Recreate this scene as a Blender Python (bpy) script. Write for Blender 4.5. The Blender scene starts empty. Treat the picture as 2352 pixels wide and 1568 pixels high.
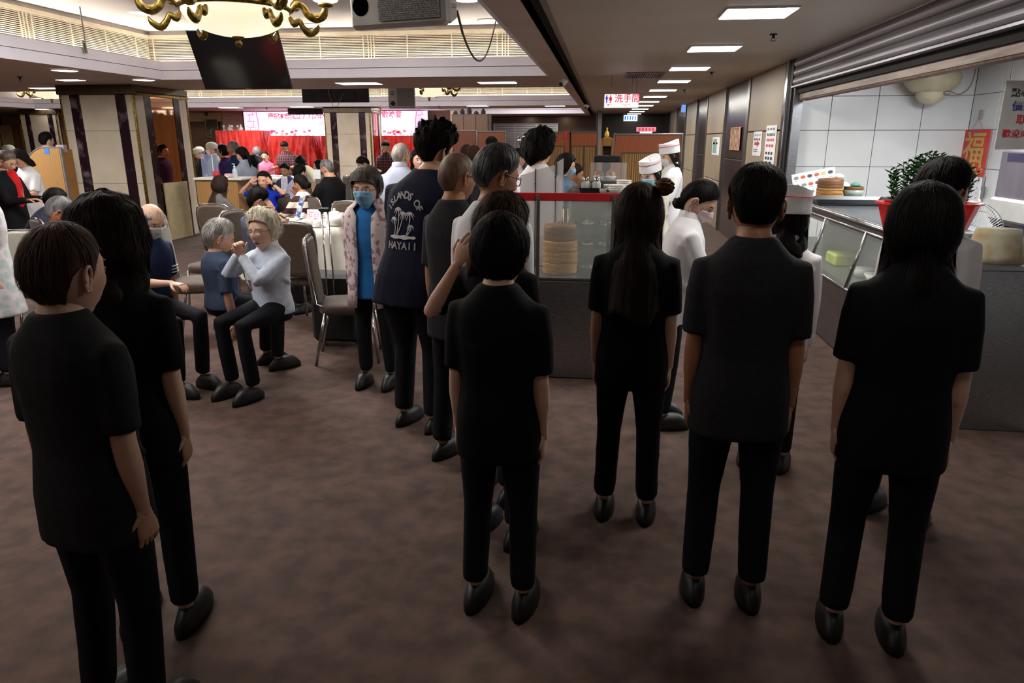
import bpy, math, random
import numpy as np
from mathutils import Vector, Matrix, noise
random.seed(7)
S = bpy.context.scene
COL = S.collection
# ---------------- camera: 2352 x 1568 frame, eye height 1.62 m ----------------
F = 1620.0; TH = math.atan(464/F); YAW = math.atan((1391-1176)/(F/math.cos(TH))); EYE = 1.62
cd = bpy.data.cameras.new('camera'); cam = bpy.data.objects.new('camera', cd); COL.objects.link(cam)
cd.sensor_width = 36; cd.lens = F*36/2352; cd.clip_start = .05; cd.clip_end = 200
cam.location = (0, 0, EYE); cam.rotation_euler = (math.pi/2-TH, 0, YAW)
S.camera = cam
# ---------------- world, exposure ----------------
w = bpy.data.worlds.new('world'); S.world = w; w.use_nodes = True
w.node_tree.nodes['Background'].inputs[0].default_value = (.5, .48, .45, 1)
w.node_tree.nodes['Background'].inputs[1].default_value = .05
S.view_settings.view_transform = 'Standard'; S.view_settings.look = 'None'
S.view_settings.gamma = 1; S.view_settings.use_curve_mapping = False
S.view_settings.exposure = 0.0
S.cycles.use_denoising = True; S.cycles.max_bounces = 8; S.cycles.sample_clamp_indirect = 6
def area(name, loc, sx, sy, power, color, rot=(0,0,0)):
    l = bpy.data.lights.new(name, 'AREA'); l.shape = 'RECTANGLE'; l.size = sx; l.size_y = sy
    l.energy = power; l.color = color
    o = bpy.data.objects.new(name, l); COL.objects.link(o); o.location = loc; o.rotation_euler = rot
    return o
WARM = (1, .86, .66); NEUT = (1, .96, .88); COOL = (.92, .95, 1)
# ---------------- pixel -> world ----------------
def ray(px, py):
    x = (px-1176)/F; y = (784-py)/F; c, s = math.cos(TH), math.sin(TH)
    v = (x, c+y*s, -s+y*c); a, b = math.cos(YAW), math.sin(YAW)
    return Vector((v[0]*a-v[1]*b, v[0]*b+v[1]*a, v[2]))
def PY(px, py, y): r = ray(px, py); return r*(y/r.y)+Vector((0,0,EYE))
def PX(px, py, x): r = ray(px, py); return r*(x/r.x)+Vector((0,0,EYE))
def PZ(px, py, z): r = ray(px, py); return r*((z-EYE)/r.z)+Vector((0,0,EYE))
# ---------------- materials ----------------
def srgb(c):
    return tuple(((v/255)/12.92 if v/255 <= .04045 else ((v/255+.055)/1.055)**2.4) for v in c)
_M = {}
def mat(name, rgb, rough=.6, metal=0, emit=0, rgb2=None, scale=8, stretch=(1,1,1), bump=0, kind='noise', alpha=1, trans=0, spec=.5, sheen=0, coords='Object', detail=3, lo=.35, hi=.65):
    if name in _M: return _M[name]
    m = bpy.data.materials.new(name); m.use_nodes = True; N = m.node_tree.nodes; L = m.node_tree.links
    b = N['Principled BSDF']; c1 = (*srgb(rgb), 1)
    b.inputs['Base Color'].default_value = c1; b.inputs['Roughness'].default_value = rough
    b.inputs['Metallic'].default_value = metal; b.inputs['Specular IOR Level'].default_value = spec
    if trans: b.inputs['Transmission Weight'].default_value = trans; b.inputs['IOR'].default_value = 1.1 if trans < 1 else 1.45
    if alpha < 1: b.inputs['Alpha'].default_value = alpha
    if sheen: b.inputs['Sheen Weight'].default_value = sheen
    if emit: b.inputs['Emission Color'].default_value = c1; b.inputs['Emission Strength'].default_value = emit
    if rgb2 is None and not emit and not trans and alpha == 1: rgb2 = tuple(v*.93 for v in rgb)
    if rgb2 is not None or bump:
        tc = N.new('ShaderNodeTexCoord'); mp = N.new('ShaderNodeMapping'); mp.inputs['Scale'].default_value = stretch
        L.new(tc.outputs[coords], mp.inputs[0])
        if kind == 'wave':
            t = N.new('ShaderNodeTexWave'); t.inputs['Scale'].default_value = scale; t.inputs['Distortion'].default_value = 6; t.inputs['Detail'].default_value = 2; out = t.outputs['Fac']
        elif kind == 'voronoi':
            t = N.new('ShaderNodeTexVoronoi'); t.inputs['Scale'].default_value = scale; out = t.outputs['Distance']
        elif kind == 'plaid':
            t = N.new('ShaderNodeTexWave'); t.inputs['Scale'].default_value = scale; t.bands_direction = 'Z'
            t2 = N.new('ShaderNodeTexWave'); t2.inputs['Scale'].default_value = scale; t2.bands_direction = 'X'; L.new(mp.outputs[0], t2.inputs['Vector'])
            mx = N.new('ShaderNodeMath'); mx.operation = 'MAXIMUM'; L.new(t.outputs['Fac'], mx.inputs[0]); L.new(t2.outputs['Fac'], mx.inputs[1]); out = mx.outputs[0]
        elif kind == 'bands':
            t = N.new('ShaderNodeTexWave'); t.inputs['Scale'].default_value = scale; t.bands_direction = 'Z'; out = t.outputs['Fac']
        else:
            t = N.new('ShaderNodeTexNoise'); t.inputs['Scale'].default_value = scale; t.inputs['Detail'].default_value = detail; out = t.outputs['Fac']
        L.new(mp.outputs[0], t.inputs['Vector'])
        if rgb2 is not None:
            r = N.new('ShaderNodeValToRGB'); r.color_ramp.elements[0].position = lo; r.color_ramp.elements[1].position = hi
            r.color_ramp.elements[0].color = c1; r.color_ramp.elements[1].color = (*srgb(rgb2), 1)
            L.new(out, r.inputs[0]); L.new(r.outputs[0], b.inputs['Base Color'])
            if emit: L.new(r.outputs[0], b.inputs['Emission Color'])
        if bump:
            u = N.new('ShaderNodeBump'); u.inputs['Strength'].default_value = bump; u.inputs['Distance'].default_value = .01
            L.new(out, u.inputs['Height']); L.new(u.outputs[0], b.inputs['Normal'])
    _M[name] = m; return m
# ---------------- mesh builder ----------------
class MB:
    def __init__(s): s.v = []; s.f = []; s.mi = []; s.cur = 0
    def add(s, V, Fc):
        n = len(s.v); s.v += [tuple(p) for p in V]; s.f += [tuple(i+n for i in f) for f in Fc]; s.mi += [s.cur]*len(Fc); return s
    def box(s, lo, hi, M=None):
        x0,y0,z0 = lo; x1,y1,z1 = hi
        V = [(x0,y0,z0),(x1,y0,z0),(x1,y1,z0),(x0,y1,z0),(x0,y0,z1),(x1,y0,z1),(x1,y1,z1),(x0,y1,z1)]
        if M is not None: V = [M @ Vector(p) for p in V]
        return s.add(V, [(3,2,1,0),(4,5,6,7),(0,1,5,4),(1,2,6,5),(2,3,7,6),(3,0,4,7)])
    def bbox(s, lo, hi, b=.01, M=None):      # bevelled box
        x0,y0,z0 = lo; x1,y1,z1 = hi; b = min(b, (x1-x0)/2.01, (y1-y0)/2.01, (z1-z0)/2.01)
        def ring(z, i): return [(x0+i,y0+b,z),(x0+b,y0+i,z),(x1-b,y0+i,z),(x1-i,y0+b,z),(x1-i,y1-b,z),(x1-b,y1-i,z),(x0+b,y1-i,z),(x0+i,y1-b,z)]
        return s.rings([ring(z0,b*.999),ring(z0+b,0),ring(z1-b,0),ring(z1,b*.999)], M=M)
    def rings(s, R, cap=True, M=None, closed=True):
        n = len(R[0]); V = [p for r in R for p in r]
        if M is not None: V = [M @ Vector(p) for p in V]
        Fc = []
        for k in range(len(R)-1):
            for i in range(n if closed else n-1):
                j = (i+1) % n; Fc.append((k*n+i, k*n+j, (k+1)*n+j, (k+1)*n+i))
        if cap: Fc.append(tuple(reversed(range(n)))); Fc.append(tuple(range((len(R)-1)*n, len(R)*n)))
        return s.add(V, Fc)
    def tube(s, pts, r, n=8, cap=True, flat=1, up=None):
        pts = [Vector(p) for p in pts]; rs = r if isinstance(r, (list, tuple)) else [r]*len(pts)
        R = []; pu = None
        for i, p in enumerate(pts):
            d = (pts[min(i+1,len(pts)-1)]-pts[max(i-1,0)])
            d = d.normalized() if d.length > 1e-9 else Vector((0,0,1))
            u0 = Vector(up) if up else (pu if pu is not None else (Vector((1,0,0)) if abs(d.x) < .9 else Vector((0,1,0))))
            a = u0 - d*u0.dot(d)
            if a.length < 1e-5: a = d.orthogonal()
            a.normalize(); b = d.cross(a); pu = a
            R.append([p+(a*math.cos(t)+b*math.sin(t)*flat)*rs[i] for t in [2*math.pi*k/n for k in range(n)]])
        return s.rings(R, cap)
    def lathe(s, prof, c=(0,0,0), n=24, cap=False, sx=1, sy=1, M=None):
        R = [[(c[0]+r*sx*math.cos(2*math.pi*k/n), c[1]+r*sy*math.sin(2*math.pi*k/n), c[2]+z) for k in range(n)] for r, z in prof]
        return s.rings(R, cap, M)
    def ell(s, c, r, nu=12, nv=8, M=None):
        R = []
        for j in range(nv+1):
            t = math.pi*(j/nv); sn = max(math.sin(t), 1e-3); R.append([(c[0]+r[0]*sn*math.cos(2*math.pi*k/nu), c[1]+r[1]*sn*math.sin(2*math.pi*k/nu), c[2]-r[2]*math.cos(t)) for k in range(nu)])
        return s.rings(R, False, M)
    def prism(s, poly, M, d):       # 2D polygon (x,y) extruded by d along local z of M
        n = len(poly); V = [M @ Vector((x,y,0)) for x,y in poly]+[M @ Vector((x,y,d)) for x,y in poly]
        Fc = [tuple(reversed(range(n))), tuple(range(n,2*n))]+[(i,(i+1)%n,(i+1)%n+n,i+n) for i in range(n)]
        return s.add(V, Fc)
    def build(s, name, mats, parent=None, smooth=False, loc=None):
        V = s.v
        if loc is not None: V = [(a-loc[0], b-loc[1], c-loc[2]) for a,b,c in V]
        me = bpy.data.meshes.new(name); me.from_pydata(V, [], s.f)
        if not isinstance(mats, (list, tuple)): mats = [mats]
        for m in mats: me.materials.append(m)
        if len(mats) > 1: me.polygons.foreach_set('material_index', s.mi)
        if smooth: me.polygons.foreach_set('use_smooth', [True]*len(s.f))
        me.update()
        o = bpy.data.objects.new(name, me); COL.objects.link(o)
        if parent is not None: o.parent = parent
        elif loc is not None: o.location = loc
        return o
def tag(o, label=None, cat=None, group=None, kind=None):
    if label: o['label'] = label
    if cat: o['category'] = cat
    if group: o['group'] = group
    if kind: o['kind'] = kind
    return o
def thing(name, label, cat, loc=(0,0,0), rz=0, group=None):
    o = bpy.data.objects.new(name, None); COL.objects.link(o); o.location = loc; o.rotation_euler = (0,0,rz)
    o.empty_display_size = .05
    return tag(o, label, cat, group)
def struct(name, mb, m, parent=None, label=None):
    o = mb.build(name, m, parent); 
    if parent is None: o['kind'] = 'structure'
    if label: o['label'] = label
    return o
def copy_tree(o, parent=None):
    c = o.copy(); COL.objects.link(c)
    if parent is not None: c.parent = parent
    for ch in list(o.children): copy_tree(ch, c)
    return c
_TXT = {}
def text_mesh(s, size=1.0, depth=0, bold=.012):
    """flat print: glyph outlines of Blender's built-in font as mesh data"""
    cu = bpy.data.curves.new('t', 'FONT'); cu.body = s; cu.size = size; cu.extrude = depth; cu.align_x = 'CENTER'; cu.align_y = 'CENTER'
    cu.resolution_u = 3; cu.offset = bold*size
    o = bpy.data.objects.new('t', cu); COL.objects.link(o)
    me = bpy.data.meshes.new_from_object(o.evaluated_get(bpy.context.evaluated_depsgraph_get()))
    bpy.data.objects.remove(o); return me
def text(name, s, M, size, m, parent=None, depth=.0008, root=(0,0,0), bold=.012):
    """M maps text plane (x right, y up, z towards reader) to world; parent at root"""
    me = text_mesh(s, size, depth, bold); me.transform(Matrix.Translation(-Vector(root)) @ M)
    me.materials.clear(); me.materials.append(m)
    o = bpy.data.objects.new(name, me); COL.objects.link(o)
    if parent is not None: o.parent = parent
    return o
def frame(o, xdir, ydir):
    x = Vector(xdir).normalized(); y = Vector(ydir); y = (y-x*y.dot(x)).normalized(); z = x.cross(y)
    return Matrix(((x.x,y.x,z.x,o[0]),(x.y,y.y,z.y,o[1]),(x.z,y.z,z.z,o[2]),(0,0,0,1)))
# common materials
steel = mat('steel', (150,150,152), .3, .9, rgb2=(120,120,122), scale=30, stretch=(1,1,12))
chrome = mat('chrome', (200,200,205), .15, 1, rgb2=(185,185,190))
black = mat('black', (14,14,15), .5)
whitep = mat('white_paint', (235,232,228), .6)
porcelain = mat('porcelain', (236,234,228), .2)
gold = mat('gold', (150,126,60), .34, .85, rgb2=(78,64,28), scale=40)
paperw = mat('paper', (232,232,236), .7)
redink = mat('red_ink', (200,35,50), .6)
blackink = mat('black_ink', (30,30,34), .6)
blueink = mat('blue_ink', (60,60,150), .6)
# ================= STRUCTURE =================
XR = 2.1; ZC = 2.5; ZS = 2.42
carpet = mat('carpet', (84,62,52), .9, rgb2=(62,44,38), scale=9, bump=.2)
struct('floor', MB().box((-22,-3,-.1),(5.2,28,0)), carpet)
ceil_m = mat('ceiling_paint', (200,190,176), .5, rgb2=(192,182,168), scale=1.2)
soff_m = mat('soffit_paint', (196,176,164), .6, rgb2=(186,167,156), scale=1.5)
white_m = mat('coffer_white', (232,228,240), .5, rgb2=(224,221,233), scale=2)
cofc_m = mat('coffer_ceiling_paint', (222,216,212), .6, rgb2=(212,207,204), scale=1)
beige_m = mat('grille_beige', (200,190,166), .5)
dark_m = mat('dark_void', (26,22,17), .8)
struct('ceiling', MB().box((-.46,-3,ZC),(4.6,27.5,ZC+.08)), ceil_m)
struct('trim_1', MB().box((-.53,-3,ZC+.01),(-.46,27.5,ZC+.08)), dark_m)
struct('trim_2', MB().box((-.46,-3,ZC-.012),(-.415,27.5,ZC-.0005)), mat('trim_paint', (140,132,122), .5))
# hall soffit, cut by the three coffers
XC = -.76
C1 = (-6.15, -2.5, XC, 9.75); C2 = (-15.2, 11.75, XC+.1, 18.1); C3 = (-5.2, 19.7, XC+.1, 23.7)
sof = MB(); z0, z1 = ZS, ZS+.1
def sb(x0,y0,x1,y1): sof.box((x0,y0,z0),(x1,y1,z1))
sb(-22,-3,C1[0],C1[3]); sb(C1[2],-3,-.53,C1[3]); sb(C1[0],-3,C1[2],C1[1])
sb(-22,C1[3],-.53,C2[1]); sb(-22,C2[1],C2[0],C2[3]); sb(C2[2],C2[1],-.53,C2[3])
sb(-22,C2[3],-.53,C3[1]); sb(-22,C3[1],C3[0],C3[3]); sb(C3[2],C3[1],-.53,C3[3]); sb(-22,C3[3],-.53,27.5)
sof.box((-.535,-3,ZS),(-.53,27.5,ZC+.08))
struct('ceiling_hall', sof, soff_m)['label'] = 'lowered taupe ceiling around the lit coffers'
strip_m = mat('cove_glow', (255,244,230), .5, emit=44)
def coffer(nm, C, ztop, louvre):
    x0,y0,x1,y1 = C; t = .09
    lip = MB()                                   # two stepped lips round the opening
    for za, zb, ins in ((ZS-.004, ZS+.112, .03), (ZS+.122, ZS+.235, .012)):
        T=-ins+.008; lip.box((x0+T-.0,y1-ins,za),(x1,y1-ins+.008+.0,zb)) if 0 else None; o_=(.0 if za<ZS+.1 else t); e_=-.002 if za<ZS+.1 else 0; lip.box((x0-o_+e_*0,y1-ins,za),(x1+o_,y1+o_+e_,zb)); lip.box((x0-o_-e_,y0,za),(x0+ins,y1-ins,zb)); lip.box((x1-ins,y0,za),(x1+o_+e_,y1-ins,zb)); lip.box((x0+ins,y0-o_-e_,za),(x1-ins,y0+ins,zb))
    struct('trim_%d' % (nm+2), lip, white_m)['label'] = 'stepped white lip of the ceiling coffer'
    s = .42                                      # cove trough and set-back upper walls
    up = MB(); X0,Y0,X1,Y1 = x0-s,y0-s,x1+s,y1+s
    up.box((X0-.05,Y1,ZS+.1),(X1+.05,Y1+.05,ztop)); up.box((X0-.05,Y0,ZS+.1),(X0,Y1,ztop)); up.box((X1,Y0,ZS+.1),(X1+.05,Y1,ztop)); up.box((X0-.05,Y0-.05,ZS+.1),(X1+.05,Y0,ztop))
    up.box((x0-t,y1+t,ZS+.1),(x1+t,Y1,ZS+.13)); up.box((X0,y0,ZS+.1),(x0-t,Y1,ZS+.13)); up.box((x1+t,y0,ZS+.1),(X1,Y1,ZS+.13))
    struct('wall_coffer_%d' % nm, up, cofc_m)['label'] = 'pale upright wall inside the ceiling coffer'
    struct('ceiling_coffer_%d' % nm, MB().box((X0-.05,Y0-.05,ztop),(X1+.05,Y1+.05,ztop+.05)), cofc_m)['label'] = 'pale raised ceiling of the coffer'
    return X0,Y0,X1,Y1
K1 = coffer(1, C1, 3.1, 1); K2 = coffer(2, C2, 3.1, 1); K3 = coffer(3, C3, 3.0, 0)
# cove light tubes: real emitters lying in the troughs
def cove(x0,y0,x1,y1,label):
    o = MB().tube([(x0,y0,ZS+.165),(x1,y1,ZS+.165)], .017, 8).build('cove_light', strip_m); tag(o, label, 'light')
cove(C1[0]-.2,C1[3]+.25,C1[2]+.2,C1[3]+.25,'warm tube lamp in the trough at the far side of the nearest coffer')
cove(C1[0]-.25,-1,C1[0]-.25,C1[3]+.2,'warm tube lamp in the trough at the left side of the nearest coffer')
cove(C2[0]-.2,C2[3]+.25,C2[2]+.2,C2[3]+.25,'warm tube lamp in the trough at the far side of the second coffer')
cove(C3[0]-.2,C3[3]+.25,C3[2]+.2,C3[3]+.25,'warm tube lamp in the trough of the small farthest coffer')
slat_m = mat('slat_cream', (196,188,166), .45)
def grille(label, p0, p1, zb, zt, n, mulls, single=True, inward=(0,-1)):
    """slatted air grille on an upright wall from p0 to p1 (xy)"""
    r = thing('air_grille', label, 'grille', (p0[0], p0[1], zb))
    d = Vector((p1[0]-p0[0], p1[1]-p0[1], 0)); Lg = d.length; a = math.atan2(d.y, d.x); M = Matrix.Rotation(a, 4, 'Z')
    iy = -1 if (Matrix.Rotation(-a,4,'Z') @ Vector((inward[0],inward[1],0))).y < 0 else 1
    def yb(a_, b_): return (min(iy*a_, iy*b_), max(iy*a_, iy*b_))
    h = zt-zb
    y_ = yb(.0,.006); MB().box((0,y_[0],0),(Lg,y_[1],h),M).build('backing', dark_m, r)
    y_ = yb(.03,.075)
    MB().box((0,y_[0],h),(Lg,y_[1],h+.05),M).box((0,y_[0],-.03),(Lg,y_[1],0),M).build('frame', beige_m, r)
    sl = MB(); me = None
    for i in range(n):
        z = h*(i+.5)/n; y_ = yb(.045,.06)
        if single:
            if me is None: o = MB().box((0,y_[0],-.0055),(Lg,y_[1],.0055),M).build('slat', slat_m, r); me = o
            else: o = me.copy(); COL.objects.link(o)
            o.location = (0,0,z)
        else: sl.box((0,y_[0],z-.0045),(Lg,y_[1],z+.0045),M)
    if not single: o = sl.build('slats', slat_m, r); o['kind'] = 'stuff'
    mu = MB(); y_ = yb(.06,.072); me = None
    for q in mulls:
        if single:
            if me is None: me = o = MB().box((-.006,y_[0],0),(.006,y_[1],h),M).build('mullion', slat_m, r)
            else: o = me.copy(); COL.objects.link(o)
            o.location = M @ Vector((q,0,0))
        else: mu.box((q-.006,y_[0],0),(q+.006,y_[1],h),M)
    if not single: mu.build('mullions', slat_m, r)['kind'] = 'stuff'
    return r
XK0 = K1[0]; YK1 = K1[3]
W1 = -XC-XK0+XC*2
Lf = (XC+.3)-XK0
mull = []; x = .12
while x < Lf:
    mull += [x]; x += .62
    if len(mull) % 3 == 0: mull += [x-.62+.07, x-.62+.11, x-.62+.15]
grille('long cream slatted air grille on the far wall of the nearest coffer', (XK0,YK1), (XC+.35,YK1), 2.70, 2.99, 14, mull)
Ls = 9.5; mull = []; x = .3; k = 0
while x < Ls:
    mull.append(x); x += .62; k += 1
    if k % 4 == 0: mull += [x-.55, x-.5, x-.45]
grille('long cream slatted air grille on the left wall of the nearest coffer', (XK0,YK1-.08), (XK0,YK1-Ls), 2.70, 2.99, 14, mull, inward=(1,0))
mull = [i*.62 for i in range(1,24)]+[i*2.48+.06 for i in range(1,6)]
grille('farther slatted air grille seen beyond the dropped beam', (K2[0],K2[3]), (K2[2],K2[3]), 2.70, 2.99, 14, mull, single=False)
# hall walls
wall_m = mat('wall_taupe', (168,146,136), .7, rgb2=(158,138,128), scale=2)
brown_m = mat('wall_brown_wood', (70,46,32), .45, rgb2=(56,36,26), scale=2, stretch=(8,8,.5), kind='wave')
struct('wall_back', MB().box((-22,21.0,0),(-4.6,21.15,ZS)).box((-4.6,26,0),(-.35,26.1,ZS+.1)).box((-4.6,21.15,0),(-4.5,26,ZS)), [wall_m])
o = struct('wall_brown', MB().box((-4.5,25.9,0),(-.36,25.995,2.45)), brown_m); o['label'] = 'dark brown wood-clad wall at the far right of the hall'
struct('wall_corridor_end', MB().box((-.33,27.0,0),(2.1,27.1,ZC)), mat('end_dark', (44,34,32), .4, rgb2=(34,26,26), scale=3, stretch=(1,1,.2)))
struct('wall_left', MB().box((-22.1,-3,0),(-22,28,ZC)), wall_m)
struct('wall_front', MB().box((-22,-3.1,0),(5.2,-3,3.2)), wall_m)
# right wall of stone and brown panels
stone_m = mat('granite_beige', (176,160,134), .45, rgb2=(120,106,88), scale=160, detail=5, lo=.3, hi=.8)
dpan_m = mat('panel_brown', (66,52,48), .25, rgb2=(54,42,40), scale=1.5)
rw = struct('wall_right', MB().box((XR+.05,9.35,0),(XR+.2,27.1,ZC)), dpan_m)
pxs = [(1716,1789,'s'),(1662,1706,'d'),(1622,1659,'s'),(1598,1620,'d'),(1574,1596,'s'),(1553,1570,'d'),(1538,1552,'s'),(1520,1536,'d'),(1508,1519,'s'),(1495,1507,'d')]
for a, b, k in pxs:
    ya = PX(b,320,XR).y; yb = PX(a,320,XR).y
    for za, zb in ((0,.86),(.87,1.72),(1.73,ZC)) if k == 's' else ((0,1.3),(1.31,ZC)):
        MB().bbox((XR if k=='s' else XR+.02,ya,za+.003),(XR+.05,yb,zb-.003),.006).build('panel', stone_m if k=='s' else dpan_m, rw)
for px in (1711,1661,1621,1597,1572,1552,1537,1519):
    y = PX(px,320,XR).y; MB().box((XR-.015,y-.03-(.12 if px==1711 else 0),0),(XR+.05,y+.03,ZC)).build('metal_strip', steel, rw)
ye = PX(1789,320,XR).y
MB().box((XR+.0,ye-.17,0),(XR+.05,ye-.01,ZC)).build('jamb_panel', dpan_m, rw)
MB().box((XR-.03,ye-.27,0),(XR+.02,ye-.175,ZC)).build('jamb_rail', chrome, rw)
MB().box((XR-.0,ye-.38,0),(XR+.08,ye-.275,ZC)).build('jamb_gap_shade', black, rw)  # solid black filler painting the shade in the gap between the rails
MB().box((XR+.02,ye-.46,0),(XR+.12,ye-.385,ZC)).build('jamb_rail', steel, rw)
YJ = ye-.46
# ---------- shop booth walls of white tiles ----------
YB = YJ+.12; XB = PY(2224,300,YB).x
tile_m = mat('tile_white', (216,217,216), .22, rgb2=(206,207,207), scale=1.5)
grout = mat('grout', (70,68,66), .8)
tw = struct('wall_booth_side', MB().box((XR+.1,YB+.02,0),(XB+.1,YB+.1,ZC)), grout)
zj = [0,.42]+[PY(2000,383,YB).z, PY(2000,299,YB).z, PY(2000,220,YB).z, ZC]
zj.insert(2, (zj[1]+zj[2])/2+.0)
xs = [XR+.1]+[PY(p,300,YB).x for p in (1903,2009,2112)]+[XB]
for i in range(len(xs)-1):
    for j in range(len(zj)-1):
        MB().bbox((xs[i]+.003,YB,zj[j]+.0025),(xs[i+1]-.003,YB+.025,zj[j+1]-.0025),.002).build('tile', tile_m, tw)
bw = struct('wall_booth_back', MB().box((XB+.02,1.5,0),(XB+.1,YB,ZC)), grout)
ww = .56
for i in range(12):
    y1 = YB-i*ww; y0 = y1-ww
    for j in range(len(zj)-1):
        MB().bbox((XB,y0+.003,zj[j]+.0025),(XB+.025,y1-.003,zj[j+1]-.0025),.002).build('tile', tile_m, bw)
struct('wall_booth_near', MB().box((XR+.1,1.4,0),(XB+.1,1.5,ZC)), tile_m)
# ---------- roller shutter and its box beam ----------
sh_m = mat('shutter_steel', (150,148,154), .36, .6, rgb2=(132,130,136), scale=3, stretch=(20,.3,20))
rs = thing('roller_shutter', 'grey metal roller shutter rolled up under the corridor ceiling', 'shutter', (XR,YJ,0))
zb = PX(1826,197,XR).z
hh = (ZC-zb-.01)/3
for i in range(3):
    prof = [(XR+.0-.016*math.sin(math.pi*t), zb+hh*i+hh*t) for t in [k/8 for k in range(9)]]
    prof = [(XR+.01,zb+hh*i+.001)]+prof[1:]
    poly = prof+[(XR+.03,zb+hh*(i+1)),(XR+.03,zb+hh*i)]
    MB().rings([[(x,1.0,z) for x,z in poly],[(x,YJ,z) for x,z in poly]]).build('slat', sh_m, rs, smooth=False, loc=(XR,YJ,0))
MB().box((XR-.03,1.0,zb-.018),(XR+.04,YJ,zb-.002)).build('bottom_bar', sh_m, rs, loc=(XR,YJ,0))
MB().box((XR+.045,1.0,zb-.08),(XR+.06,YJ,zb+.2)).build('slot', dark_m, rs, loc=(XR,YJ,0))  # solid dark strip painting the shade of the open slot
XBm = XR+.07
zt_, zb_ = PX(1835,203,XBm).z, PX(1850,223,XBm).z
zb_ -= .012
bm_ = thing('lintel_beam', 'worn stainless steel beam below the roller shutter', 'beam', (XBm,YJ,0))
MB().bbox((XBm,1.0,zb_),(XBm+.05,YJ-.02,zt_+.035),.006).build('face', mat('beam_steel',(150,134,124),.45,.35,rgb2=(110,92,80),scale=6,stretch=(1,.3,3)), bm_, loc=(XBm,YJ,0))
MB().box((XBm,1.0,zb_-.012),(XBm+.09,YJ-.02,zb_)).build('rusty_lip', mat('rust',(92,66,50),.8,rgb2=(130,106,90),scale=30), bm_, loc=(XBm,YJ,0))
print('YJ',YJ,'YB',YB,'XB',XB,'zb',zb,zt_,zb_)
# ---------- lamps ----------
panel_e = mat('panel_light', (255,252,246), .5, emit=9)
lampw = mat('lamp_white', (255,248,240), .5, emit=6)
def panel_light(x, y, z, sx, sy, label, group, power=0, e=panel_e):
    r = thing('ceiling_light', label, 'ceiling light', (x,y,z), 0, group)
    MB().box((-sx/2-.012,-sy/2-.012,-.012),(sx/2+.012,sy/2+.012,-.001)).build('frame', whitep, r)
    MB().box((-sx/2,-sy/2,-.016),(sx/2,sy/2,-.0125)).build('diffuser', e, r)
    return r
cl = [(1752,27),(1642,112),(1583,160),(1545,188),(1520,207),(1502,221),(1490,231),(1480,240),(1472,246),(1466,251),(1460,257)]
ordn = ['nearest and largest','second','third','fourth','fifth','sixth','seventh','eighth','ninth','tenth','farthest']
for i,(px,py) in enumerate(cl):
    y = 5.70+2.08*i; x = 1.05-.008*i
    panel_light(x,y,ZC,.47,.42,'%s square white panel light in the row along the corridor ceiling' % ordn[i],'corridor panel lights')
def disc_light(px,py,z,r,label,rect=False):
    p = PZ(px,py,z)
    t = thing('downlight', label, 'ceiling light', p)
    if rect:
        MB().box((-r*1.05,-r*.6,-.012),(r*1.05,r*.6,-.001)).build('frame', whitep, t); MB().box((-r,-r*.55,-.016),(r,r*.55,-.0125)).build('lens', lampw, t)
    else:
        MB().lathe([(r*1.15,-.001),(r*1.12,-.012),(r,-.014),(r,-.008)],n=24).build('rim', whitep, t); MB().lathe([(.001,-.01),(r,-.01)],n=24).build('lens', lampw, t)
for a in [(325,28,3.1,.13,'round downlight in the coffer ceiling left of the chandelier'),(716,57,3.1,.13,'round downlight in the coffer ceiling right of the chandelier bowl'),
          (1122,46,3.1,.13,'round downlight in the coffer ceiling right of the big white speaker'),(1072,-2,3.1,.13,'round downlight at the top edge of the photo right of the speaker'),
          (148,160,ZS,.14,'round downlight under the left soffit above the marble column'),(330,182,ZS,.14,'round downlight under the soffit above the mirrored column face'),
          (162,182,ZS,.16,'small oblong light at the upper left corner of the marble column',True),(107,201,ZS,.22,'long oblong light at the soffit edge left of the marble column',True),
          (825,190,ZS,.3,'oblong light on the soffit right of the hanging television',True),(1143,188,ZS,.27,'oblong light on the soffit near the corridor, beside a sprinkler',True),
          (530,246.5,ZS,.26,'oblong light on the far soffit above the framed picture',True),(693,244.5,ZS,.26,'oblong light on the far soffit above the led screen',True),
          (925,243.5,ZS,.24,'oblong light on the far soffit below the small speaker',True),(1097,242.5,ZS,.25,'oblong light on the far soffit above the wooden cupboard',True),
          (1275,242.5,ZS,.24,'oblong light on the far soffit nearest the corridor',True),(100,250,ZS,.2,'round downlight far left above the rear column')]:
    disc_light(*a)
# hidden hall lamps behind the camera side of the same coffer and over the dining area
for i,(x,y,pw) in enumerate([(-3.4,3.4,60),(-3.4,6.4,190),(-8.2,7.6,125),(-3.4,.8,18)]):
    a_ = area('coffer_lamp_%d'%i,(x,y,3.05 if x>-6 else 2.38),1.2,1.2,pw,(1,.96,.93))
for i,(x,y) in enumerate([(-4,14.5),(-8,14.5),(-12,14.5),(-2.2,21.5)]): area('rear_lamp_%d'%i,(x,y,3.0 if i<3 else 2.9),1.6,1.2,230,(1,.96,.94))
for i in range(9): area('corridor_lamp_%d'%i,(1.05-.008*i,5.7+2.08*i,ZC-.03),.45,.4,24,(1,.97,.9))
area('corridor_lamp_near',(1.05,3.6,ZC-.03),.45,.4,24,(1,.97,.9)); area('corridor_lamp_near2',(1.05,1.5,ZC-.03),.45,.4,4,(1,.97,.9))
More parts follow.
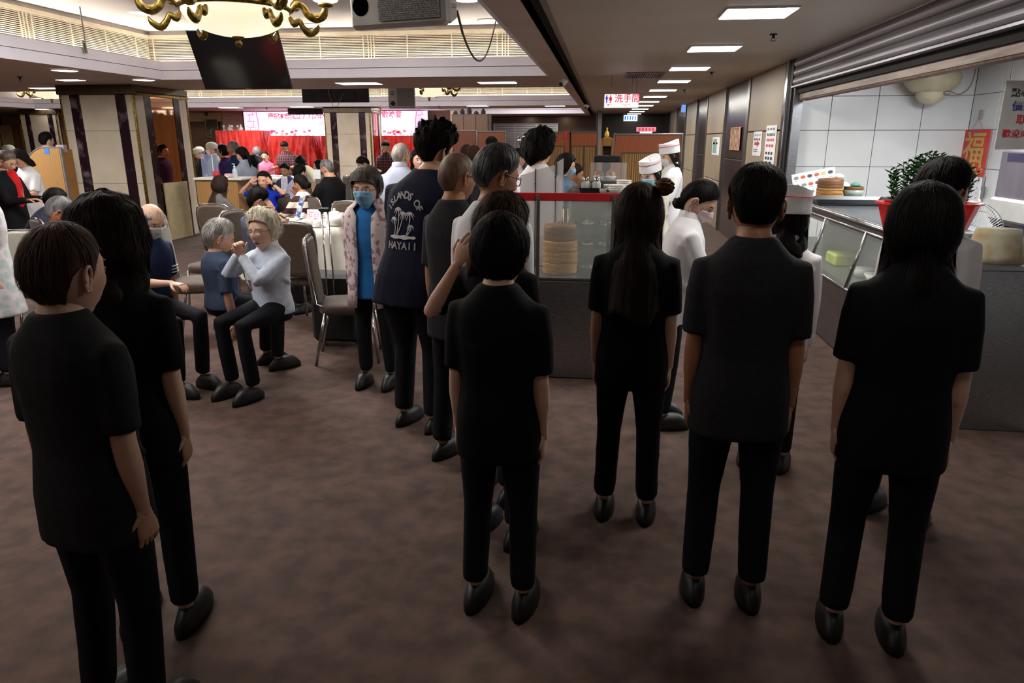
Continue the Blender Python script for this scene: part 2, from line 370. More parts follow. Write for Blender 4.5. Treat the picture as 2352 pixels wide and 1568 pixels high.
# fluorescent battens inside the booth, behind the beam
bt = thing('batten_light','white fluorescent batten on the booth ceiling behind the beam','light',(3.2,6.2,ZC))
MB().box((-.05,-.6,-.06),(.05,.6,0)).build('housing', whitep, bt); MB().tube([(0,-.58,-.075),(0,.58,-.075)],.014).build('tube', mat('tube_cool',(225,235,255),.5,emit=10), bt)
area('booth_lamp',(3.2,6.2,ZC-.1),.9,1.4,138,(.93,.965,1))
# ================= FIXTURES AND FAR FURNISHINGS =================
opal = mat('opal_glass', (255,238,196), .3, emit=.95, rgb2=(255,246,222), scale=3)
opalb = mat('opal_bright', (255,246,226), .3, emit=3)
def spl(P, R, n=4):
    o, r = [], []
    for i in range(len(P)-1):
        a, b, c, d = P[max(i-1,0)], P[i], P[i+1], P[min(i+2,len(P)-1)]
        for k in range(n):
            t = k/n; o.append(.5*((2*b)+(c-a)*t+(2*a-5*b+4*c-d)*t*t+(3*b-a-3*c+d)*t**3)); r.append(R[i]+(R[i+1]-R[i])*t)
    return o+[P[-1]], r+[R[-1]]
def chandelier(c, R, label, arms, big):
    r = thing('chandelier', label, 'chandelier', c)      # c = rim centre of the bowl
    n = 48 if big else 28; D = .40*R*2*.62
    prof = [(R*math.cos(t), -D*math.sin(t)) for t in [math.pi/2*k/14 for k in range(15)]]; prof[-1] = (.004,-D)
    MB().lathe(list(reversed(prof))+[(R*.97,.005)], n=n).build('glass_bowl', opal, r, True)
    MB().lathe([(R*.96,-.01),(R*1.03,-.008),(R*1.05,.012),(R*1.0,.03),(R*.9,.05),(R*.55,.09),(R*.4,.12),(R*.42,.2),(R*.25,.24)], n=n).build('rim_band', gold, r, True)
    MB().lathe([(.001,-D-.07*R/.36),(.02*R/.36,-D-.06*R/.36),(.026*R/.36,-D-.035*R/.36),(.012*R/.36,-D-.02*R/.36),(.04*R/.36,-D-.005),(.045*R/.36,-D+.008),(.001,-D+.01)], n=14).build('finial', gold, r, True)
    MB().tube([(0,0,.1),(0,0,3.1-c[2])], .018).lathe([(.07,3.02-c[2]),(.10,3.1-c[2])]).build('stem', gold, r, True)
    q = R/.36
    for k in range(arms):
        a = 2*math.pi*(k+.45)/arms; M = Matrix.Rotation(a,4,'Z')
        up = [(R*1.02,0,.0),(R*1.14,0,.055*q),(R*1.27,0,.045*q),(R*1.36,0,-.005*q),(R*1.50,0,-.03*q),(R*1.66,0,-.01*q),(R*1.72,0,.05*q)]
        m = MB().tube(*spl([M@Vector(p) for p in up],[.014*q,.024*q,.022*q,.028*q,.034*q,.028*q,.018*q]),10)
        lo = [(R*1.0,0,-.03*q),(R*1.08,0,-.075*q),(R*1.18,0,-.05*q),(R*1.24,0,-.09*q),(R*1.36,0,-.135*q),(R*1.5,0,-.11*q),(R*1.56,0,-.075*q)]
        m.tube(*spl([M@Vector(p) for p in lo],[.012*q,.026*q,.016*q,.020*q,.026*q,.022*q,.006*q]),10)
        m.tube([M@Vector((R*1.12+.03*q*math.cos(t),0,.045*q+.03*q*math.sin(t))) for t in [k2*.7 for k2 in range(9)]],.008*q,6)
        for w in (-1,0,1): m.tube([M@Vector((R*1.4,w*.012*q,-.02*q)),M@Vector((R*1.56,w*.03*q,-.035*q)),M@Vector((R*1.68,w*.035*q,.02*q))],[.004*q,.012*q,.003*q],6)
        m.lathe([(.02*q,.045*q),(.05*q,.055*q),(.055*q,.07*q),(.03*q,.08*q)], tuple(M@Vector((R*1.72,0,0))), 14)
        arm = m.build('arm', gold, r, True)
        MB().lathe([(.03*q,.072*q),(.085*q,.09*q),(.118*q,.14*q),(.115*q,.19*q),(.09*q,.22*q)], tuple(M@Vector((R*1.72,0,0))), 20).build('globe_shade', opalb, arm, True)
    return r
cb = PY(541,22,4.75)
chandelier(cb, .335, 'large brass chandelier with a cream glass bowl at top left', 6, True)
l = bpy.data.lights.new('chandelier_bulb','POINT'); l.energy = 110; l.color = (1,.9,.72); l.shadow_soft_size = .15
o = bpy.data.objects.new('chandelier_bulb', l); COL.objects.link(o); o.location = (cb.x,cb.y,cb.z+.25)
chandelier(PY(985,201,14.0), .36, 'smaller distant brass chandelier with a glass bowl, beyond the dropped beam', 6, False)
chandelier(PY(115,205,14.5), .40, 'distant brass chandelier left of the marble column, partly hidden', 6, False)
# ---- speakers ----
grille_m = mat('speaker_mesh', (150,146,140), .5, rgb2=(60,58,55), scale=300, lo=.45, hi=.55)
spk = mat('speaker_white', (178,174,168), .45)
def speaker(c, W, Hh, D, rx, rz, label, big):
    r = thing('speaker', label, 'speaker', c, 0); r.rotation_euler = (rx,0,rz)
    MB().bbox((-W/2,0,-Hh/2),(W/2,D*.25,Hh/2),.02).build('front_shell', spk, r)
    bk = MB().rings([[(-W/2+.01,D*.25,-Hh/2+.01),(W/2-.01,D*.25,-Hh/2+.01),(W/2-.01,D*.25,Hh/2-.01),(-W/2+.01,D*.25,Hh/2-.01)],[(-W*.33,D,-Hh*.34),(W*.33,D,-Hh*.34),(W*.33,D,Hh*.34),(-W*.33,D,Hh*.34)]])
    bk.build('rear_shell', spk, r)
    gx0 = -W*.17; g = MB().box((gx0,-.012,-Hh*.42),(W*.46,-.002,Hh*.45)).build('grille', grille_m, r)
    if big:
        hol = []
        hm = MB(); nx = 46; nz = 34; dx = (W*.46-gx0-.02)/nx; dz = Hh*.85/nz
        for i in range(nx):
            for j in range(nz):
                x = gx0+.012+dx*(i+.5*(j%2)); z = -Hh*.41+dz*(j+.5); q = dx*.33
                hm.add([(x+q*math.cos(t),-.0132,z+q*math.sin(t)) for t in (0,1.05,2.09,3.14,4.19,5.24)],[(0,1,2,3,4,5)])
        h_ = hm.build('grille_holes', black, g); h_['kind'] = 'stuff'
        MB().lathe([(.052,0),(.05,.004),(.046,.002),(.001,.0015)],n=28,M=Matrix.Translation((-W*.37,-.0,-Hh*.22))@Matrix.Rotation(math.pi/2,4,'X')).build('bass_port', [mat('port_shade',(4,4,4),1,spec=0,rgb2=(5,5,5))], r, True)  # flat black disc paints the shade of a recessed port
        MB().bbox((-W*.44,-.02,Hh*.0),(-W*.21,.0,Hh*.44),.01).build('horn', spk, r)
        for i in range(7):
            x = -W*.36+i*W*.125
            MB().bbox((x,D*.3,-Hh*.41),(x+W*.055,D*.42,-Hh*.36),.004).build('rib', spk, r)
        for z in (-.1,0,.1): MB().bbox((W*.40,D*.26,z-.012),(W*.45,D*.6,z+.012),.004).build('rib', spk, r)
        MB().tube([(W*.3,D*.5,Hh*.3),(W*.3,D*.5,3.1-c[2])],.02).build('hanging_bracket', steel, r)
    else:
        for z,rr in ((Hh*.34,.04),(0,.035),(-Hh*.34,.04)):
            MB().lathe([(rr,0),(rr*.8,.01),(.001,.012)],n=18,M=Matrix.Translation((-W*.33,-.003,z))@Matrix.Rotation(math.pi/2,4,'X')).build('cone', black if z else steel, r, True)
        MB().tube([(0,D*.6,Hh*.4),(0,D*.6,3.1-c[2])],.015).build('hanging_bracket', steel, r)
    return r
speaker(PY(905,-12,4.1)+Vector((0,0,.05)), .60, .42, .36, math.radians(3), math.radians(-15), 'big white speaker box with a round port hanging at the top centre', True)
speaker(PY(922,214,12.6), .46, .50, .3, math.radians(0), math.radians(10), 'small white speaker hanging in the distance beside the far chandelier', False)
cable_m = mat('cable_dark', (40,38,34), .5); cable_t = mat('cable_tan', (150,120,70), .5)
p0, p1 = PY(1050,26,4.5), PZ(1140,38,3.09)
tag(MB().tube([p0.lerp(p1,t)-Vector((0,0,.45*math.sin(math.pi*t)**.8*(1-.35*t))) for t in [k/16 for k in range(17)]],.008,6).build('cable', cable_m), 'dark cable drooping from the big speaker to the coffer ceiling', 'cable')
# ---- televisions ----
tvs = mat('tv_screen', (10,10,12), .12, spec=.6, rgb2=(12,12,14)); tvb = mat('tv_back', (24,24,28), .4)
A = [PY(441,70,6.3), PY(649,68,6.3), PY(658,203,6.52), PY(456,205,6.52)]
cT = sum(A, Vector())/4
xd = ((A[1]-A[0])+(A[2]-A[3])).normalized(); yd = ((A[0]-A[3])+(A[1]-A[2])); yd = (yd-xd*yd.dot(xd)).normalized()
Wt = ((A[1]-A[0]).length+(A[2]-A[3]).length)/2; Ht = ((A[0]-A[3]).length+(A[1]-A[2]).length)/2
print('TV', Wt, Ht, cT)
Mt = frame((0,0,0), xd, yd)
r = thing('television', 'black flat television hanging tilted below the chandelier', 'television', cT)
MB().bbox((-Wt/2,-Ht/2,-.03),(Wt/2,Ht/2,.0),.006,Mt).build('housing', black, r)
MB().box((-Wt/2+.008,-Ht/2+.014,.0),(Wt/2-.008,Ht/2-.008,.002),Mt).build('screen', tvs, r)
MB().box((-.03,-Ht/2+.004,.001),(.03,-Ht/2+.011,.003),Mt).build('badge', steel, r)
MB().tube([Mt@Vector((0,.1,-.04)),Vector((cT.x-cT.x,.12,3.1-cT.z))],.018).bbox((-.15,-.1,-.06),(.15,.15,-.03),.005,Mt).build('ceiling_mount', steel, r)
def tvback(a, b, y, label, cable):
    p, q = PY(*a,y), PY(*b,y); c = (p+q)/2; W_, H_ = abs(q.x-p.x), .56 if cable else .5
    c.z = min(p.z,q.z)+H_/2; r = thing('television', label, 'television', c)
    MB().bbox((-W_/2,0,-H_/2),(W_/2,.03,H_/2),.006).build('panel', tvb, r)
    MB().bbox((-W_*.3,-.03,-H_*.42),(W_*.3,.0,H_*.2),.01).build('rear_box', mat('tv_back2',(34,34,40),.5), r)
    MB().tube([(0,-.02,0),(0,-.02,3.08-c.z if cable else 2.42-c.z)],.016).build('ceiling_mount', steel, r)
    if cable:
        MB().tube([Vector((-.05,-.05,.2)),Vector((-.10,-.05,-.1)),Vector((-.04,-.05,-H_/2-.06)),Vector((.05,-.05,-H_/2-.07)),Vector((.17,-.05,-.12))],.006,6).build('cable', cable_t, r)
tvback((692,203),(848,235),12.9,'black television seen from behind with a looped cable, beyond the beam',True)
tvback((660,247),(742,263),19.2,'small black television hanging in front of the led screen',False)
# ---- ceiling bits ----
def sprinkler(px,py,z,label):
    p = PZ(px,py,z); r = thing('sprinkler', label, 'sprinkler', p)
    MB().lathe([(.03,-.001),(.035,-.008),(.012,-.012),(.012,-.035),(.001,-.036)],n=12).build('body', black, r)
    MB().lathe([(.022,-.055),(.024,-.058),(.001,-.058)],n=12).tube([(-.011,0,-.03),(-.014,0,-.056)],.003,5).tube([(.011,0,-.03),(.014,0,-.056)],.003,5).build('deflector', black, r)
for a in [(1777,78,ZC,'sprinkler head in front of the nearest panel light, by the shutter'),(1635,165,ZC,'sprinkler head right of the third panel light'),(1572,206,ZC,'sprinkler head right of the fifth panel light'),(1534,222,ZC,'far sprinkler head right of the sixth panel light'),
          (1187,189,ZS,'sprinkler head on the soffit right of the oblong light'),(45,176,ZS,'sprinkler head on the soffit at far left'),(612,247.5,ZS,'tiny sprinkler head above the left part of the led screen'),(1009,243,ZS,'tiny sprinkler head above the pink wall')]:
    sprinkler(*a)
def dome_cam(px,py,z,label):
    p = PZ(px,py,z); r = thing('security_camera', label, 'camera', p)
    MB().lathe([(.06,-.001),(.06,-.03),(.052,-.06),(.04,-.085),(.001,-.1)],n=16,M=Matrix.Rotation(.5,4,'Y')).build('housing', whitep, r, True)
    MB().ell((-.04,-.03,-.07),(.03,.03,.03)).build('lens_dome', black, r, True)
dome_cam(1296,181,ZS,'nearer white dome camera beside the dark ceiling slot'); dome_cam(1349,240,ZS,'farther white dome camera beside the dark ceiling slot')
p = PZ(1480,172,ZC); r = thing('ceiling_vent','slotted metal vent set in the corridor ceiling','vent',p)
MB().box((-.24,-.42,-.012),(.24,.42,-.006)).build('backing', black, r)
for i in range(15): MB().box((-.215+i*.031-.007,-.36,-.022),(-.215+i*.031+.007,.36,-.0125)).build('slat', steel, r)
MB().box((-.26,-.44,-.016),(-.235,.44,-.003)).box((.235,-.44,-.016),(.26,.44,-.003)).box((-.235,-.44,-.016),(.235,-.37,-.003)).box((-.235,.37,-.016),(.235,.44,-.003)).build('frame', steel, r)
# threaded rod and bracket at the left cornice
p = PX(199,118,C1[0]+.05); r = thing('hanging_bracket','small metal bracket on a rod at the left cornice','bracket',p)
MB().tube([(0,0,0),(0,0,3.1-p.z)],.008,6).build('rod', steel, r); MB().box((-.02,-.03,-.02),(-.01,.03,.11)).box((-.03,-.03,.09),(.02,.03,.1)).build('angle_plate', steel, r)
# ---- signs ----
def box_sign(p, W, Hh, label, e, name='toilet_sign', rz=0, cat='sign'):
    r = thing(name, label, cat, p, rz); MB().bbox((-W/2,-.03,-Hh/2),(W/2,.03,Hh/2),.006).build('case', mat('sign_case',(206,206,206),.4), r)
    MB().box((-W/2+.008,-.034,-Hh/2+.008),(W/2-.008,-.0305,Hh/2-.008)).build('face', e, r); return r
sgn = mat('sign_lit', (240,236,246), .4, emit=1.0)
p = PY(1427,232,10.9); W_ = PY(1467,232,10.9).x-PY(1387,232,10.9).x; H_ = PY(1427,215,10.9).z-PY(1427,248,10.9).z
r = box_sign(p, W_, H_, 'lit white restroom sign with red characters hanging over the corridor', sgn)
Ms = frame((0,-.035,0),(1,0,0),(0,0,1)); rin = mat('sign_red',(200,20,50),.5,emit=.6); bin_ = mat('sign_blue',(50,40,170),.5,emit=.6)
text('characters','洗手間',Ms@Matrix.Translation((W_*.17,H_*.14,0)),H_*.62,rin,r)
text('lettering','TOILET',Ms@Matrix.Translation((W_*.14,-H_*.3,0)),H_*.2,rin,r)
def figure(x, m, skirt):
    b = MB(); Q = Ms@Matrix.Translation((x,H_*.13,0)); s_ = H_*.27
    b.prism([(s_*.22*math.cos(t),s_*.22*math.sin(t)+s_*.8) for t in [k*.628 for k in range(10)]],Q,.001)
    b.prism([(-.35*s_,.5*s_),(-.2*s_,.55*s_),(.2*s_,.55*s_),(.35*s_,.5*s_),(.45*s_,-.1*s_),(.33*s_,-.1*s_),(.2*s_,.3*s_)]+([(.4*s_,-.4*s_),(-.4*s_,-.4*s_)] if skirt else [(.2*s_,-.4*s_),(-.2*s_,-.4*s_)])+[(-.2*s_,.3*s_),(-.33*s_,-.1*s_),(-.45*s_,-.1*s_)],Q,.001)
    for q in (-1,1): b.prism([(q*.13*s_-.09*s_,-1.1*s_),(q*.13*s_+.09*s_,-1.1*s_),(q*.13*s_+.09*s_,-.38*s_),(q*.13*s_-.09*s_,-.38*s_)],Q,.001)
    b.build('pictogram', m, r)
figure(-W_*.42, bin_, 0); figure(-W_*.31, rin, 1)
MB().prism([(-W_*.42,-H_*.27),(-W_*.36,-H_*.2),(-W_*.36,-H_*.25),(-W_*.26,-H_*.25),(-W_*.26,-H_*.29),(-W_*.36,-H_*.29),(-W_*.36,-H_*.34)],Ms,.001).build('arrow', rin, r)
for q in (-.3,.3,.42): MB().tube([(W_*q,0,H_/2),(W_*q,0,ZC-p.z)],.004,5).build('hanger', steel, r)
p = PY(1448,271,21); r = box_sign(p,.39,.17,'small lit blue sign hanging deep in the corridor',mat('sign_lit_blue',(150,190,255),.4,emit=1.4),'blue_sign')
b_ = MB()
for q in range(5): b_.box((-.16+q*.07,-.036,-.05),(-.16+q*.07+.03,-.0345,.05))
b_.build('print_marks', bin_, r)['kind'] = 'stuff'
for q in (-.14,.14): MB().tube([(q,0,.08),(q,0,ZC-p.z)],.004,5).build('hanger', steel, r)
p = PX(1576,246,XR-.0); r = box_sign(p,.26,.28,'lit blue box sign fixed to the stone wall, seen edge on',mat('sign_lit_blue2',(120,160,230),.4,emit=1),'blue_sign')
p = PY(1484,300,17); p.x = PY(1484,300,17).x; r = thing('notice_sign','pink notice sign on a white stand above the wooden partition','sign',(p.x,p.y,0))
MB().box((-.22,-.01,p.z-.02),(.22,.01,p.z+.08)).build('pink_board', mat('pink_board',(214,130,160),.6), r); MB().box((-.14,-.008,p.z-.18),(.14,.008,p.z-.022)).build('white_board', paperw, r)
MB().tube([(0,.02,.02),(0,.02,p.z)],.015).lathe([(.18,0),(.18,.02),(.02,.03)],n=16).build('stand', steel, r)
b_ = MB()
for q in range(5): b_.box((-.17+q*.075,-.0125,p.z),(-.17+q*.075+.045,-.0105,p.z+.055))
b_.build('print_marks', redink, r)['kind'] = 'stuff'
# ---- columns ----
marb = mat('marble_cream', (206,194,174), .22, rgb2=(188,174,154), scale=2.2, detail=6)
darkm = mat('marble_dark', (38,24,30), .12, rgb2=(120,104,112), scale=5, detail=9, lo=.56, hi=.74)
mirror = mat('mirror_bronze', (206,160,122), .04, 1, rgb2=(200,155,118))
mirb = mat('mirror_clear', (190,200,205), .05, 1)
bronze = mat('bronze_band', (88,72,48), .4, .4, rgb2=(74,60,40))
def column(x0,x1,y0,y1,label,mir=True):
    r = thing('marble_column', label, 'column', ((x0+x1)/2,(y0+y1)/2,0)); L_ = r.location
    def B(lo,hi,nm,m,b=.004): return MB().bbox(lo,hi,b).build(nm,m,r,loc=L_)
    W_ = x1-x0; zt = ZS-.14
    B((x0+.02,y0+.02,0),(x1-.02,y1,ZS-.001),'core',marb)
    zs = [0,.95,1.75,zt]
    for a,b in zip(zs,zs[1:]):
        B((x0+.02,y0-.004,a),(x0+.13*W_,y0+.02,b-.004),'stone_panel',marb); B((x0+.27*W_,y0-.004,a),(x0+.75*W_,y0+.02,b-.004),'stone_panel',marb); B((x0+.89*W_,y0-.004,a),(x1-.03,y0+.02,b-.004),'stone_panel',marb)
    for a,b in zip([0,1.2],[1.2,zt]):
        B((x0+.132*W_,y0-.008,a),(x0+.265*W_,y0+.02,b-.003),'dark_strip',darkm); B((x0+.755*W_,y0-.008,a),(x0+.885*W_,y0+.02,b-.003),'dark_strip',darkm)
    B((x1-.03,y0-.012,0),(x1+.006,y0+.02,zt),'gold_edge',gold); B((x0-.006,y0-.012,0),(x0+.02,y0+.02,zt),'gold_edge',gold)
    B((x0-.02,y0-.05,zt),(x1+.04,y0+.03,ZS-.002),'capital',bronze,.01)
    D = y1-y0                                     # right face
    f = lambda a,b,nm,m,zA=0,zB=zt,pr=.0: B((x1-.02,y0+D*a,zA),(x1+pr,y0+D*b,zB-.003),nm,m)
    f(.03,.17,'side_stone',marb); f(.17,.29,'dark_strip',darkm,pr=.006); f(.83,.9,'side_stone',marb); f(.72,.83,'dark_strip',darkm,pr=.006); f(.9,.98,'side_stone',marb)
    f(.29,.72,'mirror',mirror,.0,zt,-.004)
    B((x1-.01,y1-.02,0),(x1+.01,y1+.01,zt),'gold_edge',gold)
    B((x1,y0+.03,zt-.01),(x1+.05,y1,zt+.035),'gold_cornice',gold,.01)
    B((x1,y0+.04,zt+.035),(x1+.03,y1,ZS-.002),'capital',bronze,.01)
    return r
yc = 10.55; x0 = PY(150,300,yc).x; x1 = PY(317,300,yc).x; y1 = PX(440,330,x1).y
column(x0,x1,yc,y1,'nearest marble column with two dark veined strips and a bronze mirror side')
MB().bbox((x1+.02,yc+(y1-yc)*.29,.0),(x1+.05,yc+(y1-yc)*.75,.93),.005).build('cream_board', mat('cream_board',(206,192,150),.5)); o = bpy.data.objects['cream_board']; tag(o,'cream board leaning against the mirrored side of the nearest column','board')
yc = 18.3; a0 = PY(747,300,yc).x; a1 = PY(852,300,yc).x
column(a0,a1,yc,PX(877,330,a1).y,'marble column with dark strips in front of the led screen')
yc = 18.6; b0 = PY(52,300,yc).x; b1 = PY(135,300,yc).x
column(b0,b1,yc,PX(165,330,b1).y,'rear marble column at far left above the light wood podium')
# ---- led screen with banner ----
ys = 20.6; s0, s1 = PY(562,300,ys), PY(985,300,ys); zT = ZS-.02; zB = PY(700,335,ys).z
r = thing('led_screen','bright led screen showing a pink and white banquet banner','screen',((s0.x+s1.x)/2,ys,0)); L_ = r.location
MB().box((s0.x,ys,.9),(s1.x,ys+.1,zT)).build('cabinet', black, r, loc=L_)
scr = mat('screen_lit',(236,230,255),.5,emit=.98); sred = mat('screen_red',(235,30,70),.5,emit=.75); spink = mat('screen_pink',(255,90,180),.5,emit=.85)
MB().box((s0.x+.02,ys-.012,zB-.2),(s1.x-.02,ys,zT-.002)).build('picture', scr, r, loc=L_)
def stext(st,px,py,hpx,m): 
    c = PY(px,py,ys-.014); text('characters',st,frame(c,(1,0,0),(0,0,1)),hpx/1685*ys*1.25,m,r,root=L_)
for i,ch in enumerate('慶祝本會成立77周年會'): stext(ch, 622+i*12.6, 268, 12.5, sred)
stext('歡晚宴',900,264,13,sred); stext('20',738,284,10,spink)
fr = MB()
for (qa,qb) in (((566,250),(600,322)),((958,250),(983,322))):
    P_, Q_ = PY(*qa,ys-.014), PY(*qb,ys-.014); w_ = Q_.x-P_.x
    h_ = P_.z-Q_.z
    for k in range(5):
        z = Q_.z+h_*k/5
        fr.box((P_.x,ys-.015,z),(P_.x+w_*.6,ys-.013,z+.015)); fr.box((P_.x+w_*(.15 if k%2 else .45),ys-.015,z),(P_.x+w_*(.15 if k%2 else .45)+.015,ys-.013,z+h_/5))
    xx = P_.x+(w_ if qa[0]<700 else 0)
    fr.tube([(xx+(.06 if qa[0]<700 else -.06)*math.sin(math.pi*t)-.1*(qa[0]<700),ys-.014,Q_.z+h_*t) for t in [j/8 for j in range(9)]],.012,5)
fo = fr.build('lattice_print', spink, r, loc=L_)
fl = MB()
for i in range(26):
    px = 618+random.random()*95 if i<15 else 880+random.random()*50; py = 300+random.random()*9; c = PY(px,py,ys-.014)
    fl.prism([(.05*math.cos(t)*(1+.4*math.sin(3*t)),.035*math.sin(t)) for t in [k*.785 for k in range(8)]],frame(c,(1,0,0),(0,0,1)),.001)
fl.build('flower_print', sred, r, loc=L_)['kind'] = 'stuff'
area('screen_glow',((s0.x+s1.x)/2,ys-.1,1.9),4.5,.8,22,(.86,.82,1),(math.pi/2,0,0))
# ---- stage and red skirted tables ----
st = mat('stage_red',(120,20,22),.8); redc = mat('red_cloth',(226,42,26),.55,rgb2=(192,28,22),scale=6,sheen=.3)
stg = MB().bbox((PY(487,340,19.5).x,19.5,0),(PY(975,340,19.5).x,20.55,.62),.01).build('stage', st, loc=(-8,19.6,0)); tag(stg,'low red carpeted stage under the red draped tables','stage')
def drape_table(px0,px1,pyt,y,label,n=70):
    a, b = PY(px0,pyt,y), PY(px1,pyt,y); W_ = b.x-a.x; z = a.z; c = ((a.x+b.x)/2,y+.35,.62); W_ -= .16
    r = thing('banquet_table',label,'table',c); h = z-.62
    rng = random.Random(int(px0)); per = []
    for k in range(n*2+24):
        t = k/(n*2+24)
        q = t*2*(W_+.7)
        if q < W_: p = (-W_/2+q,-.35,0,-1)
        elif q < W_+.7: p = (W_/2,-.35+q-W_,1,0)
        elif q < 2*W_+.7: p = (W_/2-(q-W_-.7),.35,0,1)
        else: p = (-W_/2,.35-(q-2*W_-.7),-1,0)
        per.append(p)
    R = []
    for j in range(12):
        v = j/11; row = []
        for k,(x,yy,nx,ny) in enumerate(per):
            am = .02+.05*v; swag = .05*math.sin(k*.9+3*math.sin(v*4+px0))+.04*math.sin(k*.31+v*7+px0)
            off = am*math.sin(k*1.55)*.4+swag*min(1,v*2)+.03*v*noise.noise((k*.25,v*3,px0))
            row.append((x+nx*(off+.03*v),yy+ny*(off+.03*v),h*(1-v)))
        R.append(row)
    MB().rings(R,False).build('cloth_skirt',redc,r,True)
    MB().bbox((-W_/2,-.35,h-.02),(W_/2,.35,h+.006),.01).build('tabletop',redc,r)
    return r, c, z, W_
for a in [(487,601,300,19.62,'leftmost red draped table on the stage, highest of the row'),(609,721,312,19.62,'second red draped table, below the middle of the banner'),(731,850,312,19.62,'red draped table half hidden by the marble column'),(862,962,312,19.62,'red draped table right of the marble column')]:
    r_, c, z, W_ = drape_table(*a)
    nn = 0
    for k in range(9 ):
        x = c[0]-W_/2+.1+(W_-.2)*k/8; big = k%3==1
        m = MB().lathe([(.001,0),(.03,0),(.032,.01),(.008,.03),(.006,.07),(.035,.11),(.03,.15)] if not big else [(.001,0),(.05,0),(.06,.05),(.03,.1),(.02,.16)],n=10)
        g = m.build('wine_glass' if not big else 'carafe', mat('clear_glass',(235,240,245),.05,alpha=.45,spec=.8), smooth=True); g.location = (x,c[1]-.1+.2*random.random(),z+.007)
        tag(g, (['leftmost','','second','third','','fourth','fifth','','last'][k]+' thin stemmed glass on the ' if not big else ['','left','','','middle','','','right'][k]+' small pale carafe on the ')+{487:'leftmost red table',609:'second red table',731:'red table beside the column',862:'red table right of the column'}[a[0]], 'glass', ('glasses on the ' if not big else 'carafes on the ')+{487:'leftmost red table',609:'second red table',731:'red table beside the column',862:'red table right of the column'}[a[0]])
# ---- brown panelled wall with picture, left of the screen ----
bp = mat('panel_wood', (96,66,40), .35, rgb2=(78,50,30), scale=1.5, stretch=(8,8,.6), kind='wave')
a = thing('wall_panelling','brown wood panelling with a cream header left of the led screen','panelling',(PY(480,300,20.9).x,20.95,0)); L_ = a.location
q0, q1 = PY(436,300,20.9).x, PY(513,300,20.9).x
MB().bbox((q0,20.9,0),(q1,20.99,2.12),.01).build('panel', bp, a, loc=L_); MB().bbox((q0,20.86,2.13),(q1+.04,20.99,2.4),.01).build('header', mat('cream_header',(190,170,128),.5), a, loc=L_)
c0 = PY(474,262,20.85); MB().bbox((c0.x-.06,20.84,c0.z-.05),(c0.x+.06,20.86,c0.z+.05),.01).build('keyhole_ornament', bronze, a, loc=L_)
p, q = PY(468,273,20.8), PY(503,318,20.8); r = thing('framed_picture','dark picture in a thin gold frame on the brown panelling','picture',((p.x+q.x)/2,20.86,(p.z+q.z)/2))
W_, H_ = q.x-p.x, p.z-q.z
MB().box((-W_/2+.03,-.02,-H_/2+.03),(W_/2-.03,.0,H_/2-.03)).build('painting', mat('painting',(58,44,34),.5,rgb2=(150,140,120),scale=6,lo=.55,hi=.75), r)
MB().bbox((-W_/2,-.04,-H_/2),(-W_/2+.03,.0,H_/2),.004).bbox((W_/2-.03,-.04,-H_/2),(W_/2,.0,H_/2),.004).bbox((-W_/2+.03,-.04,-H_/2),(W_/2-.03,.0,-H_/2+.03),.004).bbox((-W_/2+.03,-.04,H_/2-.03),(W_/2-.03,.0,H_/2),.004).build('frame', gold, r)
area('rear_soffit_a',(-9.6,19.0,ZS-.02),1.2,.5,28,(1,.95,.9)); area('rear_soffit_b',(-13.5,17.2,ZS-.02),1.2,.5,24,(1,.95,.9)); area('rear_soffit_c',(-6.2,18.9,ZS-.02),1.6,.4,22,(1,.95,.9))
struct('wall_pink_left', MB().box((PY(514,300,20.9).x,20.86,0),(PY(562,300,20.9).x,20.99,ZS)), mat('wall_pink',(190,160,146),.7,rgb2=(180,150,138)))['label'] = 'pinkish wall left of the led screen'
# pink-beige wall at right of screen
struct('wall_pink', MB().box((PY(984,300,20.9).x,20.86,0),(PY(1036,300,20.9).x,20.99,ZS)), mat('wall_pink',(190,160,146),.7,rgb2=(180,150,138)))['label'] = 'pinkish wall right of the led screen'
# folding doors at far left
r = thing('folding_door','yellow wood folding doors with cream panels at far left','door',(PY(10,300,20.5).x,20.8,0)); L_ = r.location
for i,(u,v) in enumerate(((-40,-2),(0,27),(47,64),(150,175))):
    m0, m1 = PY(u,300,20.8).x, PY(v,300,20.8).x
    f_ = MB().bbox((m0-.15,20.8,0),(m1+.15,20.88,2.3),.01).build('leaf', mat('door_wood',(150,104,52),.4,rgb2=(130,86,40),scale=1.5,stretch=(6,6,.5),kind='wave'), r, loc=L_)
    MB().bbox((m0,20.78,.3),(m1,20.8,2.05),.01).build('cream_panel', mat('door_cream',(196,172,120),.5), f_, loc=L_)
# dark hallway opening reflected brown near the column
# ---- kitchen side of the hall: cupboards, hood, service wall ----
cw = mat('cupboard_wood',(104,70,40),.4,rgb2=(88,58,32),scale=1.5,stretch=(6,6,.5),kind='wave')
yk = 17.5; p, q = PY(1037,262,yk), PY(1122,310,yk)
r = thing('cupboard','tall brown wooden cupboard with clutter on top, right of the pink wall','cupboard',((p.x+q.x)/2,yk+.25,0)); L_ = r.location
MB().bbox((p.x,yk,0),(q.x,yk+.5,p.z),.01).build('body', cw, r, loc=L_)
for k in range(3):
    x0_ = p.x+(q.x-p.x)*k/3; d = MB().bbox((x0_+.01,yk-.02,.1),(x0_+(q.x-p.x)/3-.01,yk,p.z-.03),.005).build('door', cw, r, loc=L_)
    MB().bbox((x0_+.05,yk-.03,1.0),(x0_+.07,yk-.021,1.12),.003).build('handle', steel, d, loc=L_)
cl_ = mat('clutter_dark',(50,50,54),.5); bz = p.z
